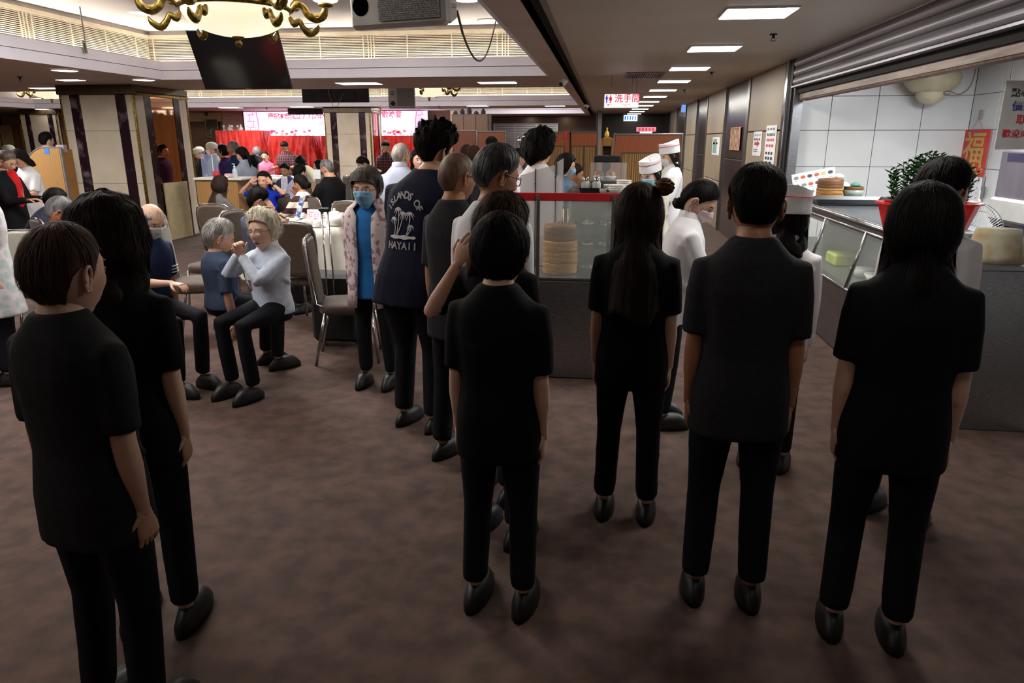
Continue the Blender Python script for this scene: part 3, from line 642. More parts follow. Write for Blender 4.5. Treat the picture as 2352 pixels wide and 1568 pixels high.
for k in range(5):
    x = p.x+.08+k*.17; h_ = .07+.05*(k%3)
    o = MB().lathe([(.001,0),(.05,0),(.06,h_*.5),(.03,h_*.9),(.035,h_)],n=12,cap=True).build('jar', cl_); o.location = (x,yk+.1,bz); tag(o,['leftmost','second','middle','fourth','rightmost'][k]+' dark jar in the clutter on top of the brown cupboard','jar','jars on the brown cupboard')
p = PY(1135,262,22.8); q = PY(1372,292,24.5)
hood = mat('hood_white',(205,205,208),.4)
r = thing('shutter_screen','grey slatted serving shutter with vertical posts on the brown wall','shutter',((PY(1205,300,25).x),25.0,0)); L_ = r.location
u0, u1 = PY(1135,300,25).x, PY(1280,300,25).x; zt_ = PY(1200,283,25).z
for i in range(16): MB().box((u0,25.0,zt_-.055*i-.045),(u1,25.03,zt_-.055*i-.005)).build('slat', steel, r, loc=L_)
for k in range(4): x = u0+(u1-u0)*k/3; MB().box((x-.02,24.97,0),(x+.02,25.0,zt_)).build('post', steel, r, loc=L_)
for i,px in enumerate((1215,1298)):
    p = PY(px,263,25.6); area('spot_%d'%i,(p.x,25.4,ZS-.02),.1,.1,5,(1,.8,.6)); 
# steel-clad corner post between hall and corridor
yp = 23.9; p = PY(1377,300,yp); o = MB().bbox((p.x-.07,yp,0),(p.x+.07,yp+.6,ZC),.01).build('metal_post', steel); tag(o,'tall stainless steel post between the hall and the corridor','post')
# yellow wood serving hatch and chair back behind partition
yh = 14.0; p, q = PY(1379,318,yh), PY(1411,318,yh)
yw = mat('yellow_wood',(176,128,64),.4,rgb2=(156,110,52),scale=2,stretch=(6,6,.6),kind='wave')
r = thing('cashier_desk','tall yellow wood desk with an arched opening behind the glass case','desk',((p.x+q.x)/2,yh,0)); W_ = q.x-p.x; z = p.z
MB().bbox((-W_/2,0,0),(-W_/2+.05,.4,z),.01).build('side', yw, r); MB().bbox((W_/2-.05,0,0),(W_/2,.4,z),.01).build('side', yw, r); MB().bbox((-W_/2+.05,0,z-.14),(W_/2-.05,.4,z+.02),.01).build('top_board', yw, r); MB().box((-W_/2+.05,.3,0),(W_/2-.05,.34,z-.15)).build('back_panel', mat('hatch_dark',(84,62,40),.6), r)
o = MB().lathe([(.001,0),(.035,0),(.045,.05),(.03,.1),(.012,.12),(.012,.16),(.02,.17),(.001,.18)],n=12).build('bottle', mat('yellow_plastic',(220,190,70),.4),smooth=True); o.location = (p.x+.12,yh+.2,z+.021); tag(o,'small yellow bottle standing on the tall yellow wood desk','bottle')
# ---- wooden partitions ----
rw_ = mat('partition_wood',(150,78,40),.35,rgb2=(128,62,30),scale=1.6,stretch=(10,10,.6),kind='wave')
zeb = mat('zebra_wood',(150,112,60),.35,rgb2=(96,66,32),scale=1.4,stretch=(9,9,.35),kind='wave')
crm = mat('cream_panel',(206,184,130),.5)
def partition(px0,px1,pyt,y,label,panels,pm,frame_t=.08,leafs=1):
    p, q = PY(px0,pyt,y), PY(px1,pyt,y); W_ = q.x-p.x; z = p.z; r = thing('partition',label,'partition',((p.x+q.x)/2,y,0))
    MB().bbox((-W_/2,0,0),(W_/2,.05,z),.005).build('board', rw_, r)
    for (a,b,c,d) in panels:
        MB().bbox((-W_/2+W_*a,-.012,c*z),(-W_/2+W_*b,.0,d*z),.004).build('inlay', pm, r)
        MB().box((-W_/2+W_*a-.02,-.006,c*z-.02),(-W_/2+W_*b+.02,-.0005,d*z+.02)).build('moulding', bronze, r)
    MB().bbox((-W_/2,-.01,z),(W_/2,.06,z+.02),.004).build('top_rail', steel, r)
    MB().bbox((-W_/2-.02,-.01,0),(-W_/2,.06,z+.02),.004).build('end_post', steel, r); MB().bbox((W_/2,-.01,0),(W_/2+.02,.06,z+.02),.004).build('end_post', steel, r)
    return r
partition(1413,1566,310,9.6,'reddish wood partition with a grooved zebra-wood inlay behind the two cooks',[(.12,.9,.1,.86)],zeb)
r = bpy.data.objects['partition.000'] if 'partition.000' in bpy.data.objects else None
partition(1312,1372,305,11.2,'brown wood partition with zebra-wood inlay right of the red sticker',[(.05,.45,.1,.88),(.55,.93,.1,.88)],zeb)
partition(1212,1309,305,11.2,'reddish wood partition with a red sticker behind the curly haired man',[(.3,.86,.1,.88)],zeb)
p = PY(1299,308,11.15); o = MB().box((-.025,-.004,-.05),(.025,0,.05)).build('sticker', redink); o.location = (p.x,11.185,p.z-.01); tag(o,'small red sticker at the top edge of the reddish partition','sticker')
partition(1036,1093,301,11.6,'reddish wood partition with cream panels behind the spiky haired man',[(.5,.93,.1,.84)],crm)
partition(1097,1159,303,11.5,'reddish wood partition with two cream panels left of the shutter',[(.05,.43,.1,.84),(.5,.86,.1,.84)],crm)
# chrome goblet rack beside the curly haired man
r = thing('cup_tree','chrome rack of upturned cups on stalks left of the curly haired man','rack',tuple(PY(1203,500,10.6).xy)+(0,)) if 0 else thing('cup_tree','chrome rack of upturned cups on stalks left of the curly haired man','rack',(PY(1203,340,10.6).x,10.6,0))
zz = PY(1203,400,10.6).z
MB().lathe([(.14,0),(.14,.02),(.02,.04),(.015,zz)],n=14).build('stand', chrome, r)
for i,(px,py) in enumerate([(1192,318),(1203,310),(1210,312),(1196,336),(1206,330),(1199,352),(1207,322),(1192,344)]):
    p = PY(px,py,10.6)-Vector((r.location.x,10.6,0)); MB().tube([(0,0,zz-.05),(p.x,.0,p.z-.03)],.004,5).build('stalk', chrome, r); MB().lathe([(.001,.03),(.022,.02),(.026,-.02),(.028,-.03)],tuple(p),12).build('cup', chrome, r, True)
# ================= FURNITURE AND COUNTERS =================
chairc = mat('chair_brown', (74,58,42), .7, rgb2=(62,48,36), scale=30, bump=.15, sheen=.2)
linen = mat('linen', (214,212,200), .75, rgb2=(204,202,190), scale=5, sheen=.2)
clear = mat('acrylic', (225,232,238), .06, alpha=.16, spec=.8, rgb2=None)
glassm = mat('case_glass', (205,215,210), .05, alpha=.13, spec=.9)
def make_chair(Wd=.36, Ht=.98):
    t = thing('banquet_chair', 'x', 'chair')
    b = MB(); R_ = []
    for z, q in ((.0,.86),(.05,.93),(.25,.98),(.38,1.0),(.44,.97),(.475,.86),(.49,.6)):
        R_.append([(q*Wd/2*np.sign(math.cos(a))*abs(math.cos(a))**.5, -.19-.10*z+.028*np.sign(math.sin(a))*abs(math.sin(a))**.6, Ht-.49+z) for a in [2*math.pi*k/20 for k in range(20)]])
    b.rings(R_).build('backrest', chairc, t, True)
    fr = [Vector((-Wd/2+.01,-.13,.46))]+[Vector((-Wd/2*q-.008,-.19-.10*z,Ht-.49+z)) for z,q in ((.0,.88),(.25,1.0),(.4,1.0),(.47,.9),(.5,.7))]+[Vector((0,-.24,Ht+.018))]
    fr = fr+[Vector((-p.x,p.y,p.z)) for p in reversed(fr[:-1])]
    MB().tube(fr,.0085,8).build('back_frame', chrome, t, True)
    MB().rings([[(q*.21*np.sign(math.cos(a))*abs(math.cos(a))**.5, .03+q*.21*np.sign(math.sin(a))*abs(math.sin(a))**.5, z) for a in [2*math.pi*k/20 for k in range(20)]] for z,q in ((.40,.94),(.42,1),(.46,1),(.48,.93),(.485,.7))]).build('seat', chairc, t, True)
    for sx in (-1,1):
        for y0,y1 in ((.20,.24),(-.13,-.22)): MB().tube([(sx*.18,y0,.42),(sx*.19,y1,.0)],.011,8).build('leg', chrome, t, True)
    return t
proto = None
def chair(px, py, Y, rz, label, Ht=.98, Wd=.36):
    global proto
    if proto is None: proto = o = make_chair()
    else: o = copy_tree(proto)
    p = PY(px,py,Y); a = math.radians(rz); o.rotation_euler = (0,0,a); d = Vector((0,-.24,0)); d.rotate(Matrix.Rotation(a,3,'Z'))
    o.location = (p.x-d.x,p.y-d.y,0); o.scale = (Wd/.36,Wd/.36,p.z/1.0); tag(o,label,'chair','brown banquet chairs with chrome frames'); return o
for a in [(487,468,7.2,4,'brown chair in front of the long haired woman in grey tee'),(672,508,5.75,-4,'brown chair directly right of the white haired old woman'),(730,421,9.45,-6,'brown chair whose back stands left of the man in black tee'),
          (716,452,8.3,-38,'angled brown chair behind the striped sweater woman'),(797,461,7.9,6,'brown chair with bright chrome top left of the masked lady'),(796,403,10.6,-50,'turned brown chair behind the man in black tee, at the column foot'),
          (806,410,9.9,-70,'side-on brown chair beside the turned one at the column foot'),(82,501,5.5,-35,'brown chair holding the grey crew cut man at left'),(534,481,6.3,78,'chair with pale chrome frame at the elbow of the blue grey tee man'),
          (705,540,4.95,-75,'chair whose chrome arm-like frame shows at the bottom beside the suitcase handle'),(362,487,5.3,-70,'brown chair behind the balding man in navy polo'),(642,444,9.3,172,'brown chair under the laughing woman in royal blue')]:
    chair(*a)
c = chair(52,527,5.0,10,'chair under a white cloth cover at lower left'); c['group'] = 'x'; del c['group']
for ch in c.children:
    if ch.name.startswith('backrest'): ch.data = ch.data.copy(); ch.data.materials.clear(); ch.data.materials.append(linen)
# ---- round tables ----
def round_table(px, Y, R, z, label, cl):
    p = PY(px, 400, Y); t = thing('round_table', label, 'table', (p.x,Y,0), 0, None)
    MB().lathe([(.001,z-.03),(R,z-.03),(R+.01,z-.015),(R,z),(.001,z)],n=40).build('tabletop', whitep, t); MB().lathe([(.3,0),(.3,.03),(.05,.08),(.045,z-.03)],n=20).build('pedestal', steel, t)
    n = 120; Rr = [[((R*q)*math.cos(a),(R*q)*math.sin(a),z+.004) for a in [2*math.pi*k/n for k in range(n)]] for q in (.01,.5,.97)]
    for j in range(7):
        v = j/6; Rr.append([((R+.02+.07*v+.035*v*math.sin(k*.9)+.02*v*math.sin(k*2.3+1))*math.cos(2*math.pi*k/n),(R+.02+.07*v+.035*v*math.sin(k*.9)+.02*v*math.sin(k*2.3+1))*math.sin(2*math.pi*k/n),z-.004-.5*v) for k in range(n)])
    o = MB().rings(Rr,False).build('tablecloth', linen, smooth=True); o.location = (p.x,Y,0); tag(o, cl, 'tablecloth')
    return Vector((p.x,Y,z+.005))
T1 = round_table(674,7.25,.56,.75,'round table under the white cloth, in front of the masked lady','white cloth on the nearest dining table, left of the masked lady')
T2 = round_table(673,10.8,.45,.75,'round table between the laughing woman and the slate shirt man','white cloth on the table of the man reading the menu')
T3 = round_table(634,14.1,.45,.88,'round table before the plaid shirt man','white cloth on the far table below the plaid shirt man')
def put(o, px, Y, z, label, cat, group=None):
    p = PY(px,400,Y); o.location = (p.x,Y,z); return tag(o,label,cat,group)
def teapot(px, Y, z, label, s=1, grp=None, rz=0):
    r = thing('teapot', label, 'teapot', (PY(px,400,Y).x,Y,z), rz, grp)
    MB().lathe([(.001,0),(.045*s,0),(.07*s,.02*s),(.078*s,.05*s),(.07*s,.085*s),(.04*s,.105*s)],n=24).build('pot', porcelain, r, True)
    MB().lathe([(.045*s,.104*s),(.04*s,.115*s),(.012*s,.124*s),(.010*s,.13*s),(.014*s,.138*s),(.001,.146*s)],n=18).build('lid', porcelain, r, True)
    MB().tube([(.06*s,0,.03*s),(.10*s,0,.055*s),(.125*s,0,.10*s)],[.018*s,.012*s,.007*s],8).build('spout', porcelain, r, True)
    MB().tube([(-.06*s,0,.085*s),(-.11*s,0,.09*s),(-.115*s,0,.05*s),(-.07*s,0,.03*s)],.006*s,6).build('handle', porcelain, r, True); return r
def cup(px, Y, z, label, s=1, grp=None, saucer=True):
    r = thing('teacup', label, 'cup', (PY(px,400,Y).x,Y,z), 0, grp)
    if saucer: MB().lathe([(.001,.002),(.05*s,.004),(.068*s,.014),(.066*s,.016),(.001,.006)],n=20).build('saucer', porcelain, r, True)
    MB().lathe([(.001,.008),(.022*s,.008),(.038*s,.035*s),(.042*s,.06*s),(.039*s,.06*s),(.02*s,.016*s),(.001,.012*s)],n=18).build('bowl', porcelain, r, True); return r
zt = .756
teapot(762,7.1,zt,'large round white teapot at the right side of the nearest dining table',1.25); teapot(789,7.45,zt,'small white pot at the right edge of the nearest dining table',.85)
teapot(656,10.6,zt+.0,'white teapot with looped handle beside the man with hand on temple',1.3,rz=math.pi)
cup(722,6.95,zt,'white cup on a saucer in front of the pink menu card',1.2); cup(700,7.0,zt,'white bowl left of the pink menu card',1.3); cup(775,7.75,zt,'white cup behind the large teapot',1.1); cup(684,7.75,zt,'white cup beside the rolled newspaper',1.0)
cup(664,7.2,zt,'white cup at the middle of the nearest dining table',1.0); cup(745,7.85,zt,'white cup behind the menu card on the nearest dining table',1.0)
fd = mat('braised_food',(110,48,22),.4,rgb2=(70,30,14),scale=20)
for px,Y,lb in ((652,7.35,'plate of brown food at the left of the nearest dining table'),(667,7.6,'second plate of brown food behind the first')):
    r = thing('plate',lb,'plate',(PY(px,400,Y).x,Y,zt)); MB().lathe([(.001,.004),(.06,.006),(.09,.02),(.088,.023),(.001,.01)],n=24).build('dish', porcelain, r, True)
    for k in range(4): MB().ell((.03*math.cos(k*1.6),.025*math.sin(k*1.6),.025),(.026,.022,.016),10,6).build('morsel', fd, r, True)
for i in range(6): put(MB().lathe([(.001,.004),(.05,.006),(.08,.02),(.078,.023),(.001,.01)],n=20).build('plate', porcelain, smooth=True), 612+i*8, 13.95+.12*(i%3), .888, ['leftmost','second','third','fourth','fifth','rightmost'][i]+' white plate on the far table below the plaid shirt man','plate','plates on the far table')
for i in range(4): cup(652+i*12,10.75+.25*(i%2),zt,['leftmost','second','third','rightmost'][i]+' small white cup on the table of the man reading the menu',.9,'cups on the menu reader table')
def card(px, py, Y, Wc, Hc, label, m, name='menu_card', marks=None, rz=0, tilt=-.12):
    p = PY(px,py,Y); r = thing(name,label,'card',p,rz); r.rotation_euler = (tilt,0,rz); MB().box((-Wc/2,-.002,-Hc/2),(Wc/2,.002,Hc/2)).build('sheet', m, r)
    if marks is not None:
        b = MB(); rng = random.Random(int(px))
        for i in range(int(Wc/.014)-1):
            for j in range(int(Hc/.02)-1):
                x = -Wc/2+.01+i*.014; z = -Hc/2+.012+j*.02
                if rng.random()<.8: b.box((x,-.0032,z),(x+.004+.005*rng.random(),-.0022,z+.013))
        b.build('printed_marks', marks, r)['kind'] = 'stuff'
    return r
pinkp = mat('menu_pink',(236,214,226),.7); pinki = mat('menu_ink',(196,90,130),.7)
card(721,495,7.3,.15,.13,'pink printed menu card standing on the nearest dining table',pinkp,marks=pinki)
r = card(725,504,7.0,.075,.055,'small white price card reading 70 below the menu card',paperw,name='price_card'); text('lettering','70',frame((0,-.003,0),(1,0,0),(0,0,1)),.04,redink,r,depth=.0003)
card(653,420,10.05,.10,.19,'white menu sheet held up before the slate shirt man',paperw,marks=mat('menu_ink2',(150,140,190),.7)); card(728,400,9.2,.10,.12,'white paper in front of the man in black tee',paperw)
# rolled newspaper / carton standing tilted on the table
p = PY(684,486,7.25); r = thing('rolled_newspaper','blue and white rolled newspaper leaning on the nearest dining table','newspaper',(p.x-.03,7.25,zt)); ax = Vector((.11,0,.30)); 
for k in range(5): MB().tube([ax*(k/5)+Vector((0,0,.012)),ax*((k+1)/5)+Vector((0,0,.012))],.028-.001*(k%2),12).build('band', mat('news_blue',(56,84,150),.6,rgb2=(170,180,200),scale=30,lo=.5,hi=.6) if k%2 else mat('news_white',(206,208,214),.6,rgb2=(120,130,150),scale=40,lo=.5,hi=.6), r, True)
# suitcase with its telescopic handle
p0, p1 = PY(740,483,5.2), PY(750,483,5.2); cx = (p0.x+p1.x)/2; r = thing('suitcase','black trolley suitcase with a raised chrome twin rod handle','suitcase',(cx,5.2,0))
MB().bbox((-.19,.03,.05),(.19,.27,.60),.03).build('case', mat('suitcase_black',(22,22,26),.5), r)
hx_ = abs(p1.x-p0.x)/2+.008
for q in (-1,1): MB().tube([(q*hx_*1.2,.02,.30),(q*hx_,0,p0.z)],.007,8).build('rod', chrome, r, True); MB().lathe([(.001,0),(.02,.01),(.025,.03),(.02,.05),(.001,.05)],(q*.15,.15,0),12).build('wheel', black, r)
MB().bbox((-hx_-.02,-.016,p0.z-.01),(hx_+.02,.016,p0.z+.022),.01).build('grip', black, r)
# ---- podium with rounded corner, far left ----
Yp = 8.9; a, b = PY(66,400,Yp), PY(150,400,Yp); zt_ = PY(110,338,Yp).z; W_ = b.x-a.x
r = thing('podium','light wood podium with a rounded corner and a blue sticker, at left','podium',((a.x+b.x)/2,Yp,0)); oakm = mat('oak',(158,120,72),.45,rgb2=(150,112,64),scale=2,stretch=(5,5,.4),kind='wave')
rr = W_*.62; poly = [(-W_/2,0),(W_/2,0),(W_/2,zt_)]+[(-W_/2+rr-rr*math.sin(t),zt_-rr+rr*math.cos(t)) for t in [math.pi/2*k/12 for k in range(13)]]
MB().prism(poly, frame((0,0,0),(1,0,0),(0,0,1)), .03).build('front_panel', oakm, r)
MB().tube([(x*1.0,-.03,z) for x,z in poly[2:]],.008,6).build('edge_strip', mat('edge_grey',(120,112,110),.5), r)
MB().bbox((W_/2-.01,-.03,0),(W_/2+.02,.01,zt_),.004).build('edge_post', mat('edge_grey',(0,0,0)), r); MB().box((W_/2-.03,0.011,0),(W_/2+.0,.2,zt_-.03)).build('side_panel', mat('podium_side',(150,104,48),.5), r); MB().box((-W_/2+.1,.0,.9),(W_/2-.03,.19,.93)).build('shelf', oakm, r)
for k_, (x_,z_) in enumerate(((0,0),)): 
    p = PY(107,347,Yp-.035); MB().box((p.x-r.location.x-.035,-.034,p.z-.035),(p.x-r.location.x+.035,-.031,p.z+.035)).build('blue_sticker', mat('sticker_blue',(40,120,200),.5), r)
p = PY(147,325,Yp+.1); o = MB().box((-.055,-.03,-.05),(.055,.03,.05)).build('paper_box', mat('box_grey',(170,160,165),.7,rgb2=(130,118,126),scale=50)); o.location = (p.x-.02,Yp+.06,zt_-.02); tag(o,'small grey paper box on top of the light wood podium','box')
# ---- service counter with acrylic shield ----
Yc = 9.0; a, b = PY(452,440,Yc), PY(546,440,Yc); zc = 1.13; r = thing('service_counter','yellow wood service counter with white top beside the waitress','counter',((a.x+b.x)/2,Yc,0)); W_ = b.x-a.x
MB().bbox((-W_/2,0,0),(W_/2,.42,zc-.03),.006).build('cabinet', oakm, r); MB().bbox((-W_/2-.02,-.03,zc-.03),(W_/2+.08,.44,zc),.006).build('worktop', linen, r)
p = PY(472,390,Yc); r2 = thing('acrylic_shield','clear acrylic shield standing on the service counter','shield',(p.x,Yc+.12,zc)); hS = PY(472,354,Yc+.12).z-zc
MB().bbox((-.12,-.004,.0),(.12,.004,hS),.002).build('pane', mat('acrylic_blue_lit',(150,165,200),.06,alpha=.34,spec=.8,rgb2=None), r2); MB().bbox((.045,-.02,0),(.052,.0-.0045,hS),.001).build('brace', whitep, r2)  # bluish light is mixed into the tint of the clear pane
o = MB().lathe([(.001,0),(.04,0),(.045,.08),(.038,.08),(.03,.01),(.001,.01)],n=14).build('cup', redink, smooth=True); put(o,497,Yc+.08,zc,'red cup on the service counter','cup')
r3 = thing('pump_bottle','clear hand sanitiser pump bottle on the service counter','bottle',(PY(540,400,Yc+.03).x,Yc+.03,zc)); MB().lathe([(.001,0),(.03,0),(.032,.02),(.032,.10),(.012,.13),(.012,.14),(.001,.14)],n=16).build('bottle', mat('clear_plastic',(220,228,235),.1,alpha=.5), r3, True); MB().tube([(0,0,.14),(0,0,.18),(-.03,0,.178)],.006,8).lathe([(.015,.138),(.015,.15),(.004,.155)],n=12).build('pump', whitep, r3, True)
o = MB().lathe([(.001,0),(.09,0),(.1,.015),(.096,.017),(.001,.004)],n=24).build('tray', chrome, smooth=True); put(o,521,Yc+.12,zc,'round metal tray on the service counter','tray'); o = MB().bbox((-.05,-.035,0),(.05,.035,.04),.01).build('tissue_pack', mat('tissue_pink',(226,180,180),.7)); put(o,525,Yc+.33,zc,'pink tissue pack behind the metal tray','tissues')
# ---- near serving case: red topped rail, posts, glass, steamers ----
Yr = 4.7; zr = PY(1300,443,Yr).z; a = PY(1183,450,Yr).x; b = PY(1436,450,Yr).x
r = thing('serving_rail','grey posted glass screen with a red top rail','rail',((a+b)/2,Yr,0)); L_ = r.location; redr = mat('rail_red',(176,22,26),.4)
MB().bbox((a,Yr-.012,zr-.052),(b,Yr+.012,zr),.004).build('top_rail', redr, r, loc=L_); MB().bbox((a,Yr-.011,zr-.10),(a+.035,Yr+.011,zr-.053),.003).build('rail_end', redr, r, loc=L_)
for px in (1237,1410): 
    x = PY(px,450,Yr).x; q_ = MB().bbox((x-.012,Yr-.03,0),(x+.012,Yr-.013,zr-.012),.003).build('post', mat('post_grey',(92,86,84),.4,.5), r, loc=L_); MB().ell((x,Yr-.031,zr-.035),(.004,.003,.004),8,6).build('screw', chrome, q_, loc=L_)
MB().box((a+.04,Yr-.004,.72),(b,Yr+.002,zr-.054)).build('glass_pane', glassm, r, loc=L_)
MB().bbox((a,Yr+.02,0),(b,Yr+.42,.70),.01).build('base_cabinet', steel, r, loc=L_); MB().bbox((a-.01,Yr+.02,.70),(b,Yr+.44,.72),.004).build('shelf', steel, r, loc=L_)
bam = mat('bamboo',(170,126,66),.6,rgb2=(130,88,44),scale=10,stretch=(1,1,8)); bam2 = mat('bamboo_dark',(116,76,40),.6,rgb2=(92,58,30),scale=10,stretch=(1,1,8))
def steamer(x,y,z,R,Hh,label,m,lid=True,grp=None):
    r = thing('bamboo_steamer',label,'steamer',(x,y,z),0,grp)
    MB().lathe([(.001,0),(R*.97,0),(R,.004),(R,Hh-.004),(R*.97,Hh),(R*.9,Hh),(R*.9,.01),(.001,.01)],n=28).build('basket', m, r)
    for q in (.2,.72): MB().lathe([(R*1.0,Hh*q),(R*1.025,Hh*q),(R*1.025,Hh*(q+.16)),(R*1.0,Hh*(q+.16))],n=28).build('hoop', m, r)
    if lid:
        MB().lathe([(R*1.0,Hh+.001),(R*1.0,Hh+.022),(R*.93,Hh+.03),(R*.5,Hh+.036),(.001,Hh+.038)],n=28).build('lid', m, r, True)
        MB().tube([(-.02,0,Hh+.036),(0,0,Hh+.055),(.02,0,Hh+.036)],.003,5).build('lid_loop', bam2, r)
    return r
R_ = .5*78/1685*4.92; x = PY(1287,520,4.92).x; z1 = PY(1287,541,4.92).z
z_ = .7205
k = 0
while z_ < z1-.03: steamer(x+.004*(k%2),4.92,z_,R_*1.04,.075,['pale bamboo steamer at the bottom of the stack behind the red rail','pale bamboo steamer second from the bottom behind the red rail','pale bamboo steamer third from the bottom behind the red rail','pale bamboo steamer just under the lidded one behind the red rail','extra'][k],bam,False); z_ += .0765; k += 1
steamer(x,4.92,z_,R_*.98,.075,'dark lidded bamboo steamer on top of the stack behind the red rail',bam2,True)
# glass fronted food cabinet
ca, cb_ = PY(1296,480,5.4).x, PY(1438,480,5.4).x; r = thing('food_cabinet','steel and glass cabinet of dim sum plates behind the red rail','cabinet',((ca+cb_)/2,5.4,0)); L_ = r.location; zt_ = PY(1350,446,5.4).z
MB().bbox((ca,5.4,0),(cb_,6.35,.62),.01).build('base', steel, r, loc=L_); MB().bbox((ca,5.4,zt_-.03),(cb_,6.35,zt_),.005).build('top', steel, r, loc=L_)
for zz in (.80,.96): MB().box((ca+.01,5.43,zz),(cb_-.01,6.3,zz+.012)).build('shelf', steel, r, loc=L_)
for x_ in (ca,cb_-.02): MB().box((x_,5.4,.62),(x_+.02,5.42,zt_-.03)).build('post', steel, r, loc=L_)
MB().box((ca+.02,5.402,.62),(cb_-.02,5.407,zt_-.03)).build('front_glass', glassm, r, loc=L_); MB().box((ca+.01,6.31,.62),(cb_-.01,6.34,zt_-.03)).build('back_panel', mat('cab_back',(150,150,136),.5), r, loc=L_); MB().box((ca,5.42,.62),(ca+.006,6.3,zt_-.03)).build('side_glass', glassm, r, loc=L_)
food = [mat('food_%d'%i,c,.6,rgb2=tuple(v*.7 for v in c),scale=20) for i,c in enumerate(((120,96,60),(180,160,110),(80,64,44),(150,120,80)))]
for j,zz in enumerate((.622,.813,.973)):
    for i in range(4):
        t = thing('dim_sum_plate','%s plate of dim sum on the %s shelf of the glass food cabinet' % (('leftmost','second','third','rightmost')[i],('bottom','middle','upper')[j]),'plate',(ca+.07+i*.105,5.55+.08*(i%2),zz),0,'dim sum plates on the %s shelf' % ('bottom','middle','upper')[j])
        MB().lathe([(.001,0),(.03,0),(.048,.018),(.046,.02),(.001,.006)],n=16).build('plate', porcelain if i%2 else steel, t, True)
        for q in range(3): MB().ell((.018*math.cos(q*2.1),.018*math.sin(q*2.1),.026),(.017,.017,.015),8,6).build('dumpling', food[(i+j+q)%4], t, True)
# things on the cabinet
p = PY(1360,440,5.62); r = thing('serving_tray','black tray holding two glass jars on the food cabinet','tray',(p.x,5.62,zt_)); MB().bbox((-.09,-.12,0),(.09,.12,.012),.004).build('base', black, r); MB().rings([[(x_*q,y_*q,z_) for x_,y_ in ((-.09,-.12),(.09,-.12),(.09,.12),(-.09,.12))] for q,z_ in ((1,.012),(1.12,.04),(1.1,.04),(.98,.014))],False).build('rim', black, r)
for px,lb in ((1345,'steel lidded glass jar at the left of the black tray'),(1370,'steel lidded glass jar at the right of the black tray')):
    r = thing('jar',lb,'jar',(PY(px,430,5.6).x,5.58,zt_+.0125)); MB().lathe([(.001,0),(.03,0),(.034,.02),(.034,.06),(.024,.075),(.001,.075)],n=16).build('glass', mat('jar_glass',(200,205,205),.1,alpha=.6), r, True); MB().lathe([(.026,.076),(.026,.10),(.02,.105),(.001,.106)],n=16).build('lid', chrome, r, True)
def bowls(px,Y,z,n,s,label,grp):
    for k in range(n): o = MB().lathe([(.001,.0),(.04*s,.0),(.062*s,.03),(.066*s,.036),(.062*s,.036),(.035*s,.006),(.001,.006)],n=20).build('white_bowl', porcelain, smooth=True); put(o,px,Y,z+k*.015,label if n==1 else ['lowest','second','third','top'][min(k,3)]+' '+label,'bowl',grp)
bowls(1385,5.52,zt_,1,.6,'small white bowl beside the black tray on the food cabinet',None); bowls(1418,5.5,zt_,3,1.05,'white bowl in the stack on the food cabinet before the cook',None); bowls(1404,5.75,zt_,2,.9,'white bowl in the small stack behind the others on the food cabinet',None)
bowls(1434,5.85,zt_,4,.95,'white bowl in the tall stack nearest the cook on the food cabinet',None)
# clear warmer box with black lid
Yw = 6.12; p = PY(1397,400,Yw); x0_, x1_ = PY(1357,400,Yw).x, PY(1438,400,Yw).x; z0_, z1_, z2_ = zt_, PY(1397,372,Yw).z, PY(1397,357,Yw).z
zq = PY(1397,413,Yw).z
r = thing('food_warmer','clear food display box with a black lid, two fruit bowls inside','display box',((x0_+x1_)/2,Yw,zt_)); L_ = r.location
MB().bbox((x0_+.03,Yw-.1,zt_),(x1_-.03,Yw+.1,zq-.012),.005).build('riser', steel, r, loc=L_); MB().box((x0_,Yw-.13,zq-.012),(x1_,Yw+.13,zq)).build('floor_plate', steel, r, loc=L_)
MB().box((x0_,Yw-.13,zq),(x1_,Yw-.126,z1_)).build('front_pane', clear, r, loc=L_); MB().box((x0_,Yw-.125,zq),(x0_+.004,Yw+.13,z1_)).box((x1_-.004,Yw-.125,zq),(x1_,Yw+.13,z1_)).build('side_panes', clear, r, loc=L_)
MB().bbox((x0_+.02,Yw-.11,z1_),(x1_-.05,Yw+.11,z2_),.008).build('lid', black, r, loc=L_)
frc = [mat('fruit_%d'%i,c,.5,emit=0) for i,c in enumerate(((220,120,40),(200,40,40),(90,170,60),(230,200,80)))]
for i,px in enumerate((1376,1402)):
    t = thing('fruit_bowl',('left' if i==0 else 'right')+' colourful fruit bowl inside the clear display box','bowl',(PY(px,400,Yw).x,Yw,zq)); MB().lathe([(.001,0),(.03,0),(.05,.03),(.048,.032),(.001,.006)],n=18).build('bowl', porcelain, t, True)
    for q in range(7): MB().ell((.026*math.cos(q*.9),.02*math.sin(q*.9),.042+.012*(q%3)),(.014,.014,.018),8,6).build('fruit_piece', frc[q%4], t, True)
